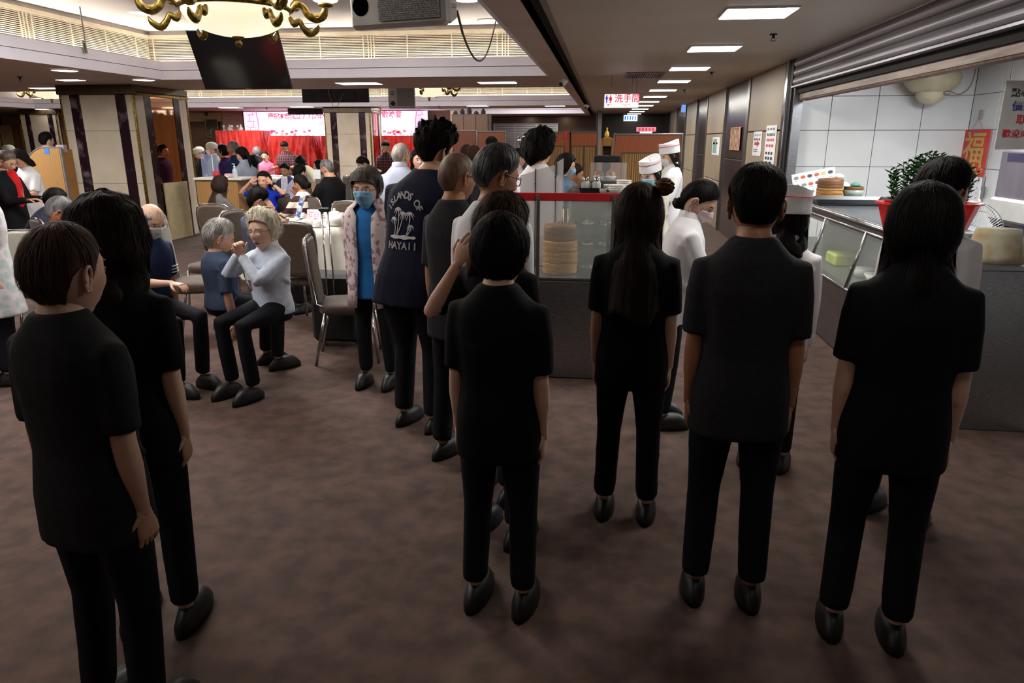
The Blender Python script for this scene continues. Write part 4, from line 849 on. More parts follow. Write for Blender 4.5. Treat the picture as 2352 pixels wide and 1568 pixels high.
# clear screens before the curly haired man, white reflection painted into their colour
Ys = 5.12; r = thing('clear_screen','clear screen of three upright strips with painted white reflection, on thin posts','screen',(PY(1245,450,Ys).x,Ys,0)); L_ = r.location
refl_m = mat('acrylic_reflection',(222,220,222),.25,alpha=.62,rgb2=None,spec=.6)
ed = [(1195,1229,403,392),(1232,1276,390,378),(1279,1293,372,363)]
for u,v,t0,t1 in ed:
    A_, B_ = PY(u,450,Ys), PY(v,450,Ys); za, zb2 = PY(u,t0,Ys).z, PY(v,t1,Ys).z
    MB().prism([(A_.x,.73),(B_.x,.73),(B_.x,zb2),(A_.x,za)], frame((0,Ys,0),(1,0,0),(0,0,1)), .006).build('strip', refl_m, r, loc=L_)
for px,py in ((1230.5,388),(1277.5,372)): p = PY(px,py,Ys); MB().tube([(p.x,Ys-.01,0),(p.x,Ys-.01,p.z)],.006,8).ell((p.x,Ys-.018,p.z-.1),(.008,.006,.008),8,6).build('post', mat('post_dark',(60,54,52),.4,.5), r, True, loc=L_)
# ---- shop display counter ----
zc = 1.05; E0, E1 = PZ(1838,455,zc), PZ(2046,535,zc); xf = (E0.x+E1.x)/2; ya, yb = E1.y-.35, E0.y+.75
print('counter', E0, E1, xf)
r = thing('display_counter','stainless steel display counter with slanted glass front in the shop opening','counter',(xf+.4,(ya+yb)/2,0)); L_ = r.location; steelc = mat('counter_steel',(120,122,126),.32,.75,rgb2=(104,106,110),scale=3)
MB().bbox((xf+.01,ya,zc-.03),(xf+.62,yb,zc),.006).build('top', steelc, r, loc=L_); MB().tube([(xf,ya,zc-.02),(xf,yb,zc-.02)],.022,12).build('edge_tube', steel, r, True, loc=L_)
MB().bbox((xf-.02,ya,0),(xf+.58,yb,.55),.01).build('cabinet', steel, r, loc=L_); MB().box((xf+.56,ya,.56),(xf+.58,yb,zc-.03)).build('back_panel', mat('case_in',(96,102,94),.5), r, loc=L_)
n_ = 4; L4 = (yb-ya)/n_; sl = lambda t: (xf-.10+.10*t, .56+(zc-.07-.56)*t)
for k in range(n_+1): y_ = ya+L4*k; MB().tube([(sl(0)[0],y_,sl(0)[1]),(sl(1)[0],y_,sl(1)[1])],.015,8).build('frame_bar', steel, r, True, loc=L_)
for k in range(n_): y0_, y1_ = ya+L4*k+.015, ya+L4*(k+1)-.015; a_, b2 = sl(.02), sl(.98); MB().add([(a_[0],y0_,a_[1]),(a_[0],y1_,a_[1]),(b2[0],y1_,b2[1]),(b2[0],y0_,b2[1]),(a_[0]+.006,y0_,a_[1]),(a_[0]+.006,y1_,a_[1]),(b2[0]+.006,y1_,b2[1]),(b2[0]+.006,y0_,b2[1])],[(0,1,2,3),(7,6,5,4),(0,4,5,1),(2,6,7,3),(1,5,6,2),(0,3,7,4)]).build('glass_pane', glassm, r, loc=L_)
MB().box((xf-.004,ya,zc-.115),(xf+.03,yb,zc-.03)).build('front_band', steelc, r, loc=L_)
MB().tube([(xf-.1,ya,.56),(xf-.1,yb,.56)],.014,8).tube([(xf,ya,zc-.075),(xf,yb,zc-.075)],.012,8).build('rail', steel, r, True, loc=L_)
MB().box((xf-.05,ya+.02,.555),(xf+.55,yb-.02,.575)).build('inner_shelf', mat('shelf_pale',(96,104,96),.4), r, loc=L_)
o = MB().bbox((-.10,-.13,0),(.10,.13,.10),.015).build('box', mat('box_green',(176,196,60),.6,rgb2=(206,214,90))); o.location = (xf+.18,E0.y-1.15,.577); tag(o,'yellow green box inside the display counter','box')
for k,(dy,lb) in enumerate(((1.75,'left'),(2.0,'middle'),(2.25,'right'))): o = MB().lathe([(.001,0),(.05,0),(.09,.07),(.086,.07),(.001,.02)],n=20).build('white_bowl', porcelain, smooth=True); o.location = (xf+.15+.02*k,E0.y-dy,.577); tag(o,lb+' white bowl of the three inside the display counter','bowl')
def onctr(px,py,dz=0): return PZ(px,py,zc+dz)
p = onctr(1950,466,.01); r = thing('baking_tray','large black rectangular tray on the display counter','tray',(p.x,p.y,zc)); tW = .5*160/1685*p.y
MB().bbox((-tW,-.20,.0),(tW,.20,.02),.006).build('base', black, r); MB().rings([[(x_*tW*q,y_*.2*q,z_) for x_,y_ in ((-1,-1),(1,-1),(1,1),(-1,1))] for q,z_ in ((1,.02),(1.08,.055),(1.06,.055),(.97,.022))],False).build('rim', mat('tray_black',(26,22,22),.3), r)
MB().box((-tW*.85,-.15,.022),(tW*.8,.16,.028)).build('foil_liner', mat('liner',(120,116,120),.25,.6,rgb2=(60,56,60),scale=12), r)
p2 = PY(1904,449,p.y+.45); xs_ = p2.x; ys_ = p.y+.45; Rb = .5*55/1685*ys_; zz = zc+.0
print('steamers at', xs_, ys_, Rb)
zz = zc; zs_top = PY(1904,408,ys_).z; hh_ = (zs_top-.038-zc)/3
for k in range(3): steamer(xs_,ys_,zz,Rb*(1 if k<2 else .97),hh_-.001,('bottom','middle','lidded top')[k]+' bamboo steamer of the stack on the display counter',bam if k<2 else bam2,k==2); zz += hh_
xg = PY(1960,440,ys_).x; o = MB().lathe([(.001,0),(.06,0),(.085,.05),(.10,.10),(.096,.10),(.08,.05),(.001,.02)],n=28).build('green_bowl', mat('celadon',(126,140,124),.35),smooth=True); o.location = (xg,ys_,zc); tag(o,'pale green bowl right of the bamboo steamers','bowl')
steamer(xg,ys_,zc+.101,.088,.03,'small dark bamboo tray resting on the pale green bowl',bam2,False)
for i,(px,py,cm) in enumerate(((1942,418,whitep),(1927,404,whitep),(1966,418,mat('cloth_green',(70,130,110),.8)))):
    q = MB(); rng = random.Random(i)
    Rr = [[((.03+.018*rng.random())*math.cos(a)*w_,(.03+.018*rng.random())*math.sin(a)*w_,z_) for a in [k*.523 for k in range(12)]] for z_,w_ in ((0,1),(.015,1.1),(.03,.8),(.04,.3))]
    o = q.rings(Rr).build('crumpled_cloth', cm, smooth=True); o.location = (PY(px,py,ys_).x,ys_,(zz+.038 if i==1 else zc+.132)); tag(o,('white crumpled cloth on the pale green bowl','white crumpled cloth on top of the bamboo steamers','green edged cloth beside the white one on the pale bowl')[i],'cloth')
# menu board propped against the wall
ym = ys_+.45; c0 = PY(1871,421,ym); Wm, Hm = 92/1685*ym, 56/1685*ym; r = thing('menu_board','tilted white menu sheet with rows of dish photos behind the steamers','menu',c0); r.rotation_euler = (-.15,-.2,0)
MB().box((-Wm/2,-.003,-Hm/2),(Wm/2,.003,Hm/2)).build('sheet', paperw, r)
dc = [mat('dish_%d'%i,c,.6) for i,c in enumerate(((120,130,110),(190,90,50),(220,80,50),(130,60,50),(90,60,60),(40,60,60),(200,200,110),(180,90,50),(220,170,90),(200,90,60)))]
i = 0
for row in range(3):
    for cx_ in range(6): b_ = MB(); b_.prism([(.026*math.cos(t),.018*math.sin(t)) for t in [k*.524 for k in range(12)]], frame((-Wm/2+Wm*(cx_+.6)/6.3,-.0035,Hm/2-Hm*(row+.55)/3.2),(1,0,0),(0,0,1)),.001); b_.build('dish_print', dc[(i*7+row)%10], r); i += 1
bb = MB()
for row in range(3):
    for cx_ in range(6): x_ = -Wm/2+Wm*(cx_+.6)/6.3; z_ = Hm/2-Hm*(row+.95)/3.2; bb.box((x_-.02,-.0042,z_),(x_+.02,-.0032,z_+.005))
bb.build('caption_lines', mat('caption',(160,160,170),.7), r)['kind'] = 'stuff'
p = onctr(1853,449); r = thing('card_tray','small black tray with white cards beside the menu sheet','tray',(p.x+.03,p.y,zc)); MB().bbox((-.09,-.07,0),(.09,.07,.02),.006).build('tray', black, r); MB().box((-.05,-.04,.021),(.06,.03,.026)).build('cards', paperw, r)
# planter with leafy plant
Yl = 4.75; x0_, x1_ = PY(2026,470,Yl).x, PY(2236,480,Yl).x; zt2 = PY(2030,463,Yl).z; r = thing('planter','bright red plastic planter with a leafy green plant on the counter end','planter',((x0_+x1_)/2,Yl,zc)); L_ = r.location; hp_ = zt2-zc; W_ = x1_-x0_; redp = mat('planter_red',(206,24,22),.4)
MB().rings([[(x_*W_/2*q,y_*.13*q,z_) for x_,y_ in ((-1,-.6),(-.8,-1),(.8,-1),(1,-.6),(1,.6),(.8,1),(-.8,1),(-1,.6))] for q,z_ in ((.78,0),(.80,.004),(1.0,hp_-.014),(1.07,hp_-.012),(1.07,hp_),(.98,hp_),(.94,hp_-.03))]).build('pot', redp, r)
lf = MB(); rng = random.Random(3); stems = MB()
for k in range(56):
    bx, by = rng.uniform(-.42,.42)*W_, rng.uniform(-.07,.07); tall = .10+.16*(1-abs((bx/W_)+.02)*1.7)+.05*rng.random(); top = Vector((bx*1.12+rng.uniform(-.03,.03),by*1.6,hp_+tall)); b0 = Vector((bx,by,hp_-.03)); stems.tube([b0,(b0+top)/2+Vector((rng.uniform(-.01,.01),0,0)),top],.002,4)
    for j in range(16):
        c = b0.lerp(top,.15+.85*j/15); a_ = j*2.4+rng.random(); d = Vector((math.cos(a_),math.sin(a_),.55)).normalized(); l_ = .036+.014*rng.random(); w_ = d.cross(Vector((0,0,1))).normalized()*.012; up_ = Vector((0,0,.004))
        lf.add([c,c+d*l_*.4+w_+up_,c+d*l_,c+d*l_*.4-w_+up_,c+d*l_*.45-up_],[(0,1,4),(1,2,4),(2,3,4),(3,0,4)])
stems.build('stems', mat('stem_green',(60,84,40),.6), r)['kind'] = 'stuff'; lf.build('leaves', mat('leaf_green',(44,96,36),.7,rgb2=(22,56,22),scale=20,spec=.15), r)['kind'] = 'stuff'
# grey machine and fan behind
p0_, p1_ = PY(2178,530,4.45), PY(2236,530,4.45); o = thing('weighing_scale','grey box machine at the front of the red planter, lower right','machine',((p0_.x+p1_.x)/2,4.42,zc)); wv = p1_.x-p0_.x
MB().bbox((-wv*.6,-.1,0),(wv*.6,.1,max(.05,p0_.z-zc)),.01).build('housing', mat('machine_grey',(120,124,118),.5), o); MB().box((-wv*.5,-.103,.02),(wv*.45,-.1005,.026)).build('seam', black, o)
Yf = 6.3; c_ = PY(2222,545,Yf); r = thing('desk_fan','grey desk fan with wire grille behind the planter','fan',(c_.x,Yf+.06,0)); Rf = .28; cz = PY(2222,463,Yf).z-Rf
for s_ in (-.05,.03): MB().tube([(Rf*math.cos(t)*(1 if s_<0 else 1),s_,cz+Rf*math.sin(t)) for t in [2*math.pi*k/40 for k in range(41)]],.004,5).tube([(Rf*.35*math.cos(t),s_*1.3,cz+Rf*.35*math.sin(t)) for t in [2*math.pi*k/24 for k in range(25)]],.0025,4).build('grille_ring', mat('fan_grey',(120,124,122),.4), r, True)
wr_ = MB()
for k in range(72): t = 2*math.pi*k/72; wr_.tube([(Rf*.1*math.cos(t),-.075,cz+Rf*.1*math.sin(t)),(Rf*.6*math.cos(t+.1),-.075,cz+Rf*.6*math.sin(t+.1)),(Rf*math.cos(t+.15),-.05,cz+Rf*math.sin(t+.15))],.0014,4)
wr_.build('grille_wires', mat('fan_wire',(160,162,164),.4), r)['kind'] = 'stuff'
for k in range(3):
    t = k*2.094; R_ = []
    for q in (.12,.5,.85): R_.append([(Rf*q*math.cos(t+da),-.02+.02*da*3,cz+Rf*q*math.sin(t+da)) for da in (-.25,-.05,.2,.35)])
    MB().rings(R_,False,closed=False).build('blade', mat('fan_blade',(90,96,98),.4), r, True)
MB().lathe([(.001,-.05),(.05,-.04),(.06,.02),(.05,.1),(.001,.12)],n=16,M=Matrix.Translation((0,.02,cz))@Matrix.Rotation(-math.pi/2,4,'X')).build('motor', mat('fan_motor',(50,54,54),.5), r, True)
MB().tube([(0,.06,cz),(0,.06,-.0)],.02,10).build('stand', mat('fan_grey',(0,0,0)), r, True); MB().lathe([(.12,0),(.12,.02),(.02,.04)],(0,.06,0),20).build('foot', mat('fan_grey',(0,0,0)), r, True)
# steel boiler cabinet on the booth back wall, at right edge
xb_ = XB-.62; P0 = PX(2302,345,xb_); zt3 = P0.z; zlow = PX(2285,515,xb_).z; yn = PX(2352,345,xb_).y-.5; r = thing('water_boiler','tall stainless steel boiler cabinet at the right edge','boiler',(xb_+.3,(P0.y+yn)/2,0)); L_ = r.location
stb = mat('boiler_steel',(128,120,126),.3,.6,rgb2=(106,98,108),scale=3,stretch=(1,1,.5))
MB().bbox((xb_,yn,zlow),(XB-.002,P0.y,zt3),.012).build('tank', stb, r, loc=L_); pa = PX(2318,346,xb_); pb = PX(2352,372,xb_)
MB().box((xb_-.003,yn+.03,pb.z),(xb_-.0005,pa.y,pa.z-.02)).build('dark_panel', mat('panel_purple',(40,34,62),.2), r, loc=L_)
MB().bbox((xb_+.02,yn+.02,0),(XB-.01,P0.y-.02,zlow-.001),.01).build('stand', mat('stand_dark',(50,48,48),.5), r, loc=L_)
MB().bbox((xb_-.02,yn,0),(xb_-.004,PX(2342,530,xb_).y,zlow+.12),.004).build('blue_side', mat('blue_side',(40,60,100),.5), r, loc=L_)
MB().bbox((xb_-.06,yn+.1,PX(2320,510,xb_).z),(xb_-.002,P0.y-.05,PX(2310,454,xb_).z),.02).build('drip_cover', mat('drip_grey',(176,172,168),.35), r, loc=L_)
o = MB().rings([[((.16-.05*z_/.2)*math.cos(t),(.12-.04*z_/.2)*math.sin(t),z_) for t in [k*.4488 for k in range(14)]] for z_ in (0,.04,.1,.15,.18)]).build('flour_sack', mat('sack',(176,170,150),.85,rgb2=(150,130,96),scale=9),smooth=True); pc = PY(2300,560,4.2); o.location = (pc.x,4.25,PY(2285,525,4.25).z-.18); tag(o,'pale cloth sack in front of the steel boiler','sack')
sh_ = MB().bbox((pc.x-.17,4.08,o.location.z-.03),(pc.x+.35,4.42,o.location.z-.001),.004).bbox((pc.x-.2,4.1,0),(pc.x+.3,4.4,o.location.z-.03),.004).build('side_table', steel); tag(sh_,'low steel table under the cloth sack','table')
# white hand lettered sign
Yg = 4.95; xl = PY(2300,250,Yg).x; zt4, zb4 = PY(2330,185,Yg).z, PY(2310,343,Yg).z; r = thing('lettered_sign','white board with coloured hand brushed characters at the right edge','sign',(xl+.35,Yg,(zt4+zb4)/2)); L_ = r.location
MB().box((xl,Yg-.004,zb4),(xl+.7,Yg+.004,zt4)).build('board', mat('board_white',(206,206,206),.6), r, loc=L_); MB().tube([(xl+.3,Yg,zt4),(xl+.3,Yg,ZC)],.003,5).tube([(xl+.02,Yg,zt4),(xl+.02,Yg,ZC)],.003,5).build('string', steel, r, loc=L_)
dgr = mat('ink_green',(34,60,50),.7)
for st_,px,py,sz,mm in (('點心',2345,214,.055,dgr),('價錢',2350,245,.064,blueink),('取',2346,276,.064,redink),('歡迎向',2333,308,.054,redink)):
    c = PY(px,py,Yg-.006); text('characters',st_,frame(c,(1,0,0),(0,0,1)),sz,mm,r,root=L_)
# ---- calendar on the booth back wall ----
xw = XB-.022; A_, B_, C_, D_ = PX(2216,299,xw), PX(2278,296,xw), PX(2256,407,xw), PX(2236,462,xw)
cy = (A_.y+B_.y)/2; Wc = abs(A_.y-B_.y); zT_, zM, zB_ = A_.z, C_.z, PX(2230,462,xw).z
print('calendar', Wc, zT_-zM, cy)
r = thing('calendar','red and gold fortune calendar hanging on the white tiles','calendar',(xw,cy,zM)); redcal = mat('calendar_red',(206,34,36),.45); gold2 = mat('calendar_gold',(196,160,60),.4)
Mc = frame((0,0,0),(0,-1,0),(0,0,1))
MB().box((-Wc/2,0,-.0),(Wc/2,zT_-zM,.006),Mc).build('red_card', redcal, r); MB().box((-Wc/2+.01,zB_-zM,-.001),(Wc/2-.01,-.002,.004),Mc).build('month_pad', paperw, r)
Hc = zT_-zM
me_o = text('fortune_character','福',Mc@Matrix.Translation((0,Hc*.56,.007))@Matrix.Diagonal((1,1.5*Hc/Wc*.62,1,1)),Wc*.80,gold2,r,depth=.003)
rng = random.Random(5)
for k in range(12): MB().lathe([(.001,0),(.024,0),(.024,.004),(.001,.006)],n=10,M=Mc@Matrix.Translation((-Wc*.42+Wc*.84*((k*5)%12)/11,Hc*(.05+.09*(k%3)),.0075))).build('coin_print', gold2, r)
grid = MB()
for i in range(5):
    for j in range(4): grid.box((-Wc*.36+Wc*.72*i/4-.006,-.07-j*.055,.0042),(-Wc*.36+Wc*.72*i/4+.006,-.055-j*.055,.0052),Mc)
grid.box((Wc*.36,-.05,.0042),(Wc*.40,-.01,.0052),Mc); grid.build('date_marks', mat('date_ink',(120,90,90),.7), r)['kind'] = 'stuff'
MB().tube([Mc@Vector((-Wc*.2,Hc,.004)),Mc@Vector((0,Hc+.13,.01)),Mc@Vector((Wc*.2,Hc,.004))],.002,5).build('string', redink, r); MB().box((-.012,Hc+.11,-.012),(.012,Hc+.21,.012),Mc).build('clip', steel, r)
p = PX(2262,428,xw); o = MB().tube([(0,0,.1),(0,0,-.0)],.006,6).bbox((-.008,-.035,-.12),(.008,.035,0),.006).build('spatula', steel); o.location = (XB-.03,p.y,p.z); tag(o,'grey spatula hanging on the tiles right of the calendar','spatula')
p = PX(2252,455,xw); o = MB().tube([(0,0,.08),(0,0,-.02)],.01,6).bbox((-.015,-.03,-.14),(.015,.03,-.01),.01).build('brush', whitep); o.location = (XB-.035,p.y,p.z); tag(o,'white brush hanging on the tiles below the spatula','brush')
# ---- cream wall fitting on the booth side wall ----
yl = YB-.22; c_ = PY(2138,205,yl); k_ = yl/1685; r = thing('wall_lamp','cream plastic wall fitting with a round dome and looped cord above the tiles','lamp',(c_.x,yl,c_.z)); crw = mat('cream_plastic',(188,180,150),.4)
MB().lathe([(.26*1.0,.20),(.30,.12),(.28,.05),(.20,-.02),(.18,-.03),(.001,-.03)],n=32,sy=.7).build('housing', crw, r, True); MB().lathe([(.15,-.03),(.145,-.08),(.10,-.13),(.04,-.155),(.001,-.16)],n=28,sy=.8).build('dome', mat('dome_cream',(200,192,164),.3), r, True)
MB().bbox((.10,-.10,-.06),(.17,-.02,-.028),.008).build('connector', steel, r); MB().bbox((-.1,.12,.0),(.1,.219,.15),.01).build('bracket', crw, r)
MB().tube([(.17+.14*(1-math.cos(t)),.05,.15-.2*math.sin(t)-.0*t+(.1 if t>2.5 else 0)*(t-2.5)) for t in [math.pi*k/16 for k in range(17)]],.006,6).build('cord', cable_t, r, True)
# ---- notices on the corridor wall ----
def notice(x0,x1,y0,y1,label,m,rows,extra=None):
    xw = XR-.004; P0, P1 = PX(x0,(y0+y1)/2,xw), PX(x1,(y0+y1)/2,xw); zc_ = PX((x0+x1)/2,y0,xw).z; zd = PX((x0+x1)/2,y1,xw).z; W_ = P0.y-P1.y; cy = (P0.y+P1.y)/2
    r = thing('wall_notice',label,'notice',(xw,cy,(zc_+zd)/2)); H_ = zc_-zd; M_ = frame((0,0,0),(0,-1,0),(0,0,1)); MB().box((-W_/2,-H_/2,0),(W_/2,H_/2,.003),M_).build('sheet', m, r); rng = random.Random(int(x0))
    for (fa,fb,mm,n) in rows:
        b = MB()
        for k in range(n): x_ = -W_*.38+W_*.76*k/n; b.box((x_,H_*(.5-fb),.0032),(x_+W_*.5/n,H_*(.5-fa),.0042),M_)
        q = b.build('printed_row', mm, r); q['kind'] = 'stuff'
    if extra: extra(r,M_,W_,H_)
    return r
def arrow(r,M_,W_,H_): MB().prism([(-W_*.3,-.02),(.0,-.02),(.0,-.045),(W_*.32,.0),(.0,.045),(0,.02),(-W_*.3,.02)],M_@Matrix.Translation((0,-.0,.0034)),.001).build('arrow', redink, r)
notice(1730,1749,302,358,'white notice with a red arrow on the nearest stone panel',paperw,[(.12,.17,mat('ink_grey',(120,120,130),.7),6),(.28,.36,blackink,4),(.72,.75,blackink,1),(.8,.83,blackink,1)],arrow)
notice(1757,1781,288,390,'long white notice with red and black writing nearest the shutter',paperw,[(.06,.11,mat('ink_grey',(0,0,0)),3),(.18,.24,blackink,6),(.30,.36,redink,5),(.43,.49,redink,3),(.60,.66,blackink,3),(.71,.78,blackink,3),(.82,.9,blackink,2)])
notice(1677,1700,292,345,'tan menu poster taped on the dark brown panel',mat('poster_tan',(190,150,120),.6,rgb2=(120,80,60),scale=14,lo=.4,hi=.6),[(.05,.1,bronze,3)])
notice(1636,1653,315,356,'small white and green notice on the second stone panel',paperw,[(.1,.9,mat('notice_green',(120,170,150),.7),1),(.3,.4,redink,2)])
# ================= PEOPLE =================
def sst(a, b, x): t = np.clip((x-a)/(b-a), 0, 1); return t*t*(3-2*t)
def G(x, c, w): return np.exp(-((x-c)/w)**2)
def head_surface(A, Th):
    """azimuth A (0 = face, + = right), polar Th (0 = crown) -> points; x right, y forward, z up, metres"""
    sx = np.sin(A)*np.sin(Th); sy = np.cos(A)*np.sin(Th); sz = np.cos(Th)
    x = .074*sx; y = .094*sy; z = np.where(sz > 0, .112*sz, .122*sz)
    t = sst(0, -.12, z)
    x = x*(1-.30*t)*(1+.03*sst(.02,.06,z))
    y = np.where(sy < 0, y*(1-.42*sst(-.01,-.11,z)), y*(1-.06*t))
    y = np.where(sy > 0, np.minimum(y, .086+.1*(y-.086)), y)
    f = np.where(sy > 0, 1.0, 0.0)
    nz = np.where(z > -.03, sst(.035,-.03,z), sst(-.046,-.032,z))
    y = y+f*(.022*nz*G(x,0,.0085+.006*sst(0,-.03,z)) + .004*G(z,.026,.008)*G(np.abs(x),.022,.02) - .010*G(np.abs(x),.031,.015)*G(z,.004,.011)
        + .003*G(np.abs(x),.038,.015)*G(z,-.03,.014) + .007*G(x,0,.022)*(G(z,-.061,.0055)+G(z,-.074,.006)) - .004*G(x,0,.02)*G(z,-.0675,.0022) + .006*G(x,0,.018)*G(z,-.104,.014) - .003*G(x,0,.025)*G(z,-.086,.006))
    return x, y, z
def az_grid(n):      # denser towards the face
    u = np.linspace(0, 2*np.pi, n, endpoint=False)-np.pi
    return u - .55*np.sin(u)
def head_mesh(mb, n, m, M, seed=0, age=0):
    """adds the head; material slots 0 skin, 1 lip, 2 eye white, 3 dark, 4 brow"""
    A, T = np.meshgrid(az_grid(n), np.linspace(.03, math.pi-.06, m)); x, y, z = head_surface(A, T)
    P = np.stack([x,y,z], -1); base = len(mb.v)
    mb.v += [tuple(M @ Vector(p)) for p in P.reshape(-1,3)]
    for j in range(m-1):
        for i in range(n):
            k = (i+1) % n; c = (P[j,i]+P[j+1,k])/2
            lip = c[1] > .05 and abs(c[0]) < .023*(1-abs(c[2]+.0675)/.016) and abs(c[2]+.0675) < .011
            mb.f.append((base+j*n+i, base+(j+1)*n+i, base+(j+1)*n+k, base+j*n+k)); mb.mi.append(1 if lip else 0)
    mb.f.append(tuple(base+i for i in range(n))); mb.mi.append(0); mb.f.append(tuple(base+(m-1)*n+i for i in reversed(range(n)))); mb.mi.append(0)
    k = n >= 40
    for s in (-1, 1):
        if k:
            mb.cur = 2; mb.ell((s*.031,.073,.003),(.0135,.0075,.0055),10,6,M)
            mb.cur = 3; mb.ell((s*.031,.0785,.003),(.0058,.0032,.0052),8,6,M)
            mb.cur = 0; mb.tube([M@Vector((s*(.031+.015*q),.0795-.004*q*q,.0085-.003*q*q)) for q in (-1,-.5,0,.5,1)],.0022,5)
            mb.tube([M@Vector((s*(.031+.014*q),.078-.004*q*q,-.003+.002*q*q)) for q in (-1,-.5,0,.5,1)],.0020,5)
            mb.cur = 3; mb.tube([M@Vector((s*(.031+.015*q),.0815-.004*q*q,.0072-.003*q*q)) for q in (-1,-.5,0,.5,1)],.0011,4)
        else: mb.cur = 3; mb.ell((s*.031,.079,.003),(.012,.004,.0045),8,5,M)
        mb.cur = 4; mb.tube([M@Vector((s*(.031+.019*q),.0855-.006*q*q-(.005 if q>0 else 0)*q,.0245-.004*q*q+.002*q)) for q in (-1,-.5,0,.5,1)],[.0015,.003,.0032,.0028,.001],5)
        mb.cur = 0                                   # ear: rim, dish and lobe
        E = M @ Matrix.Translation((s*.0735,-.006,-.006)) @ Matrix.Rotation(s*.42,4,'Z') @ Matrix.Rotation(-.12,4,'X')
        q = 14 if k else 8
        rim = [E@Vector((s*(.006+.004*math.sin(t)),-.004-.0155*math.cos(t)*(1 if math.sin(t)>-.2 else .7),.031*math.sin(t))) for t in [2*math.pi*i/q-.3 for i in range(q+1)]]
        mb.tube(rim,.0042 if k else .005,6)
        mb.ell((s*.002,-.004,.0),(.004,.014,.028),8,6,E); mb.ell((s*.004,.006,-.025),(.004,.007,.010),8,6,E)
        if k: mb.ell((s*.006,.008,-.003),(.003,.004,.008),6,5,E)
def hairline(A, st):
    a = np.abs(np.degrees(A)); zf = st.get('zf', .066); zs = st.get('zs', -.012); zn = st.get('zn', -.085)
    xs = [0, 35, 62, 74, 84, 96, 112, 135, 180]; zz = [zf, zf-.004, zf-.028, .018, zs, .026, .006, (zn-.012)*.75, zn]
    if st.get('over_ear'): zz = [zf, zf-.003, zf-.02, .005, -.045, -.05, -.06, -.075, zn]
    return np.interp(a, xs, zz)
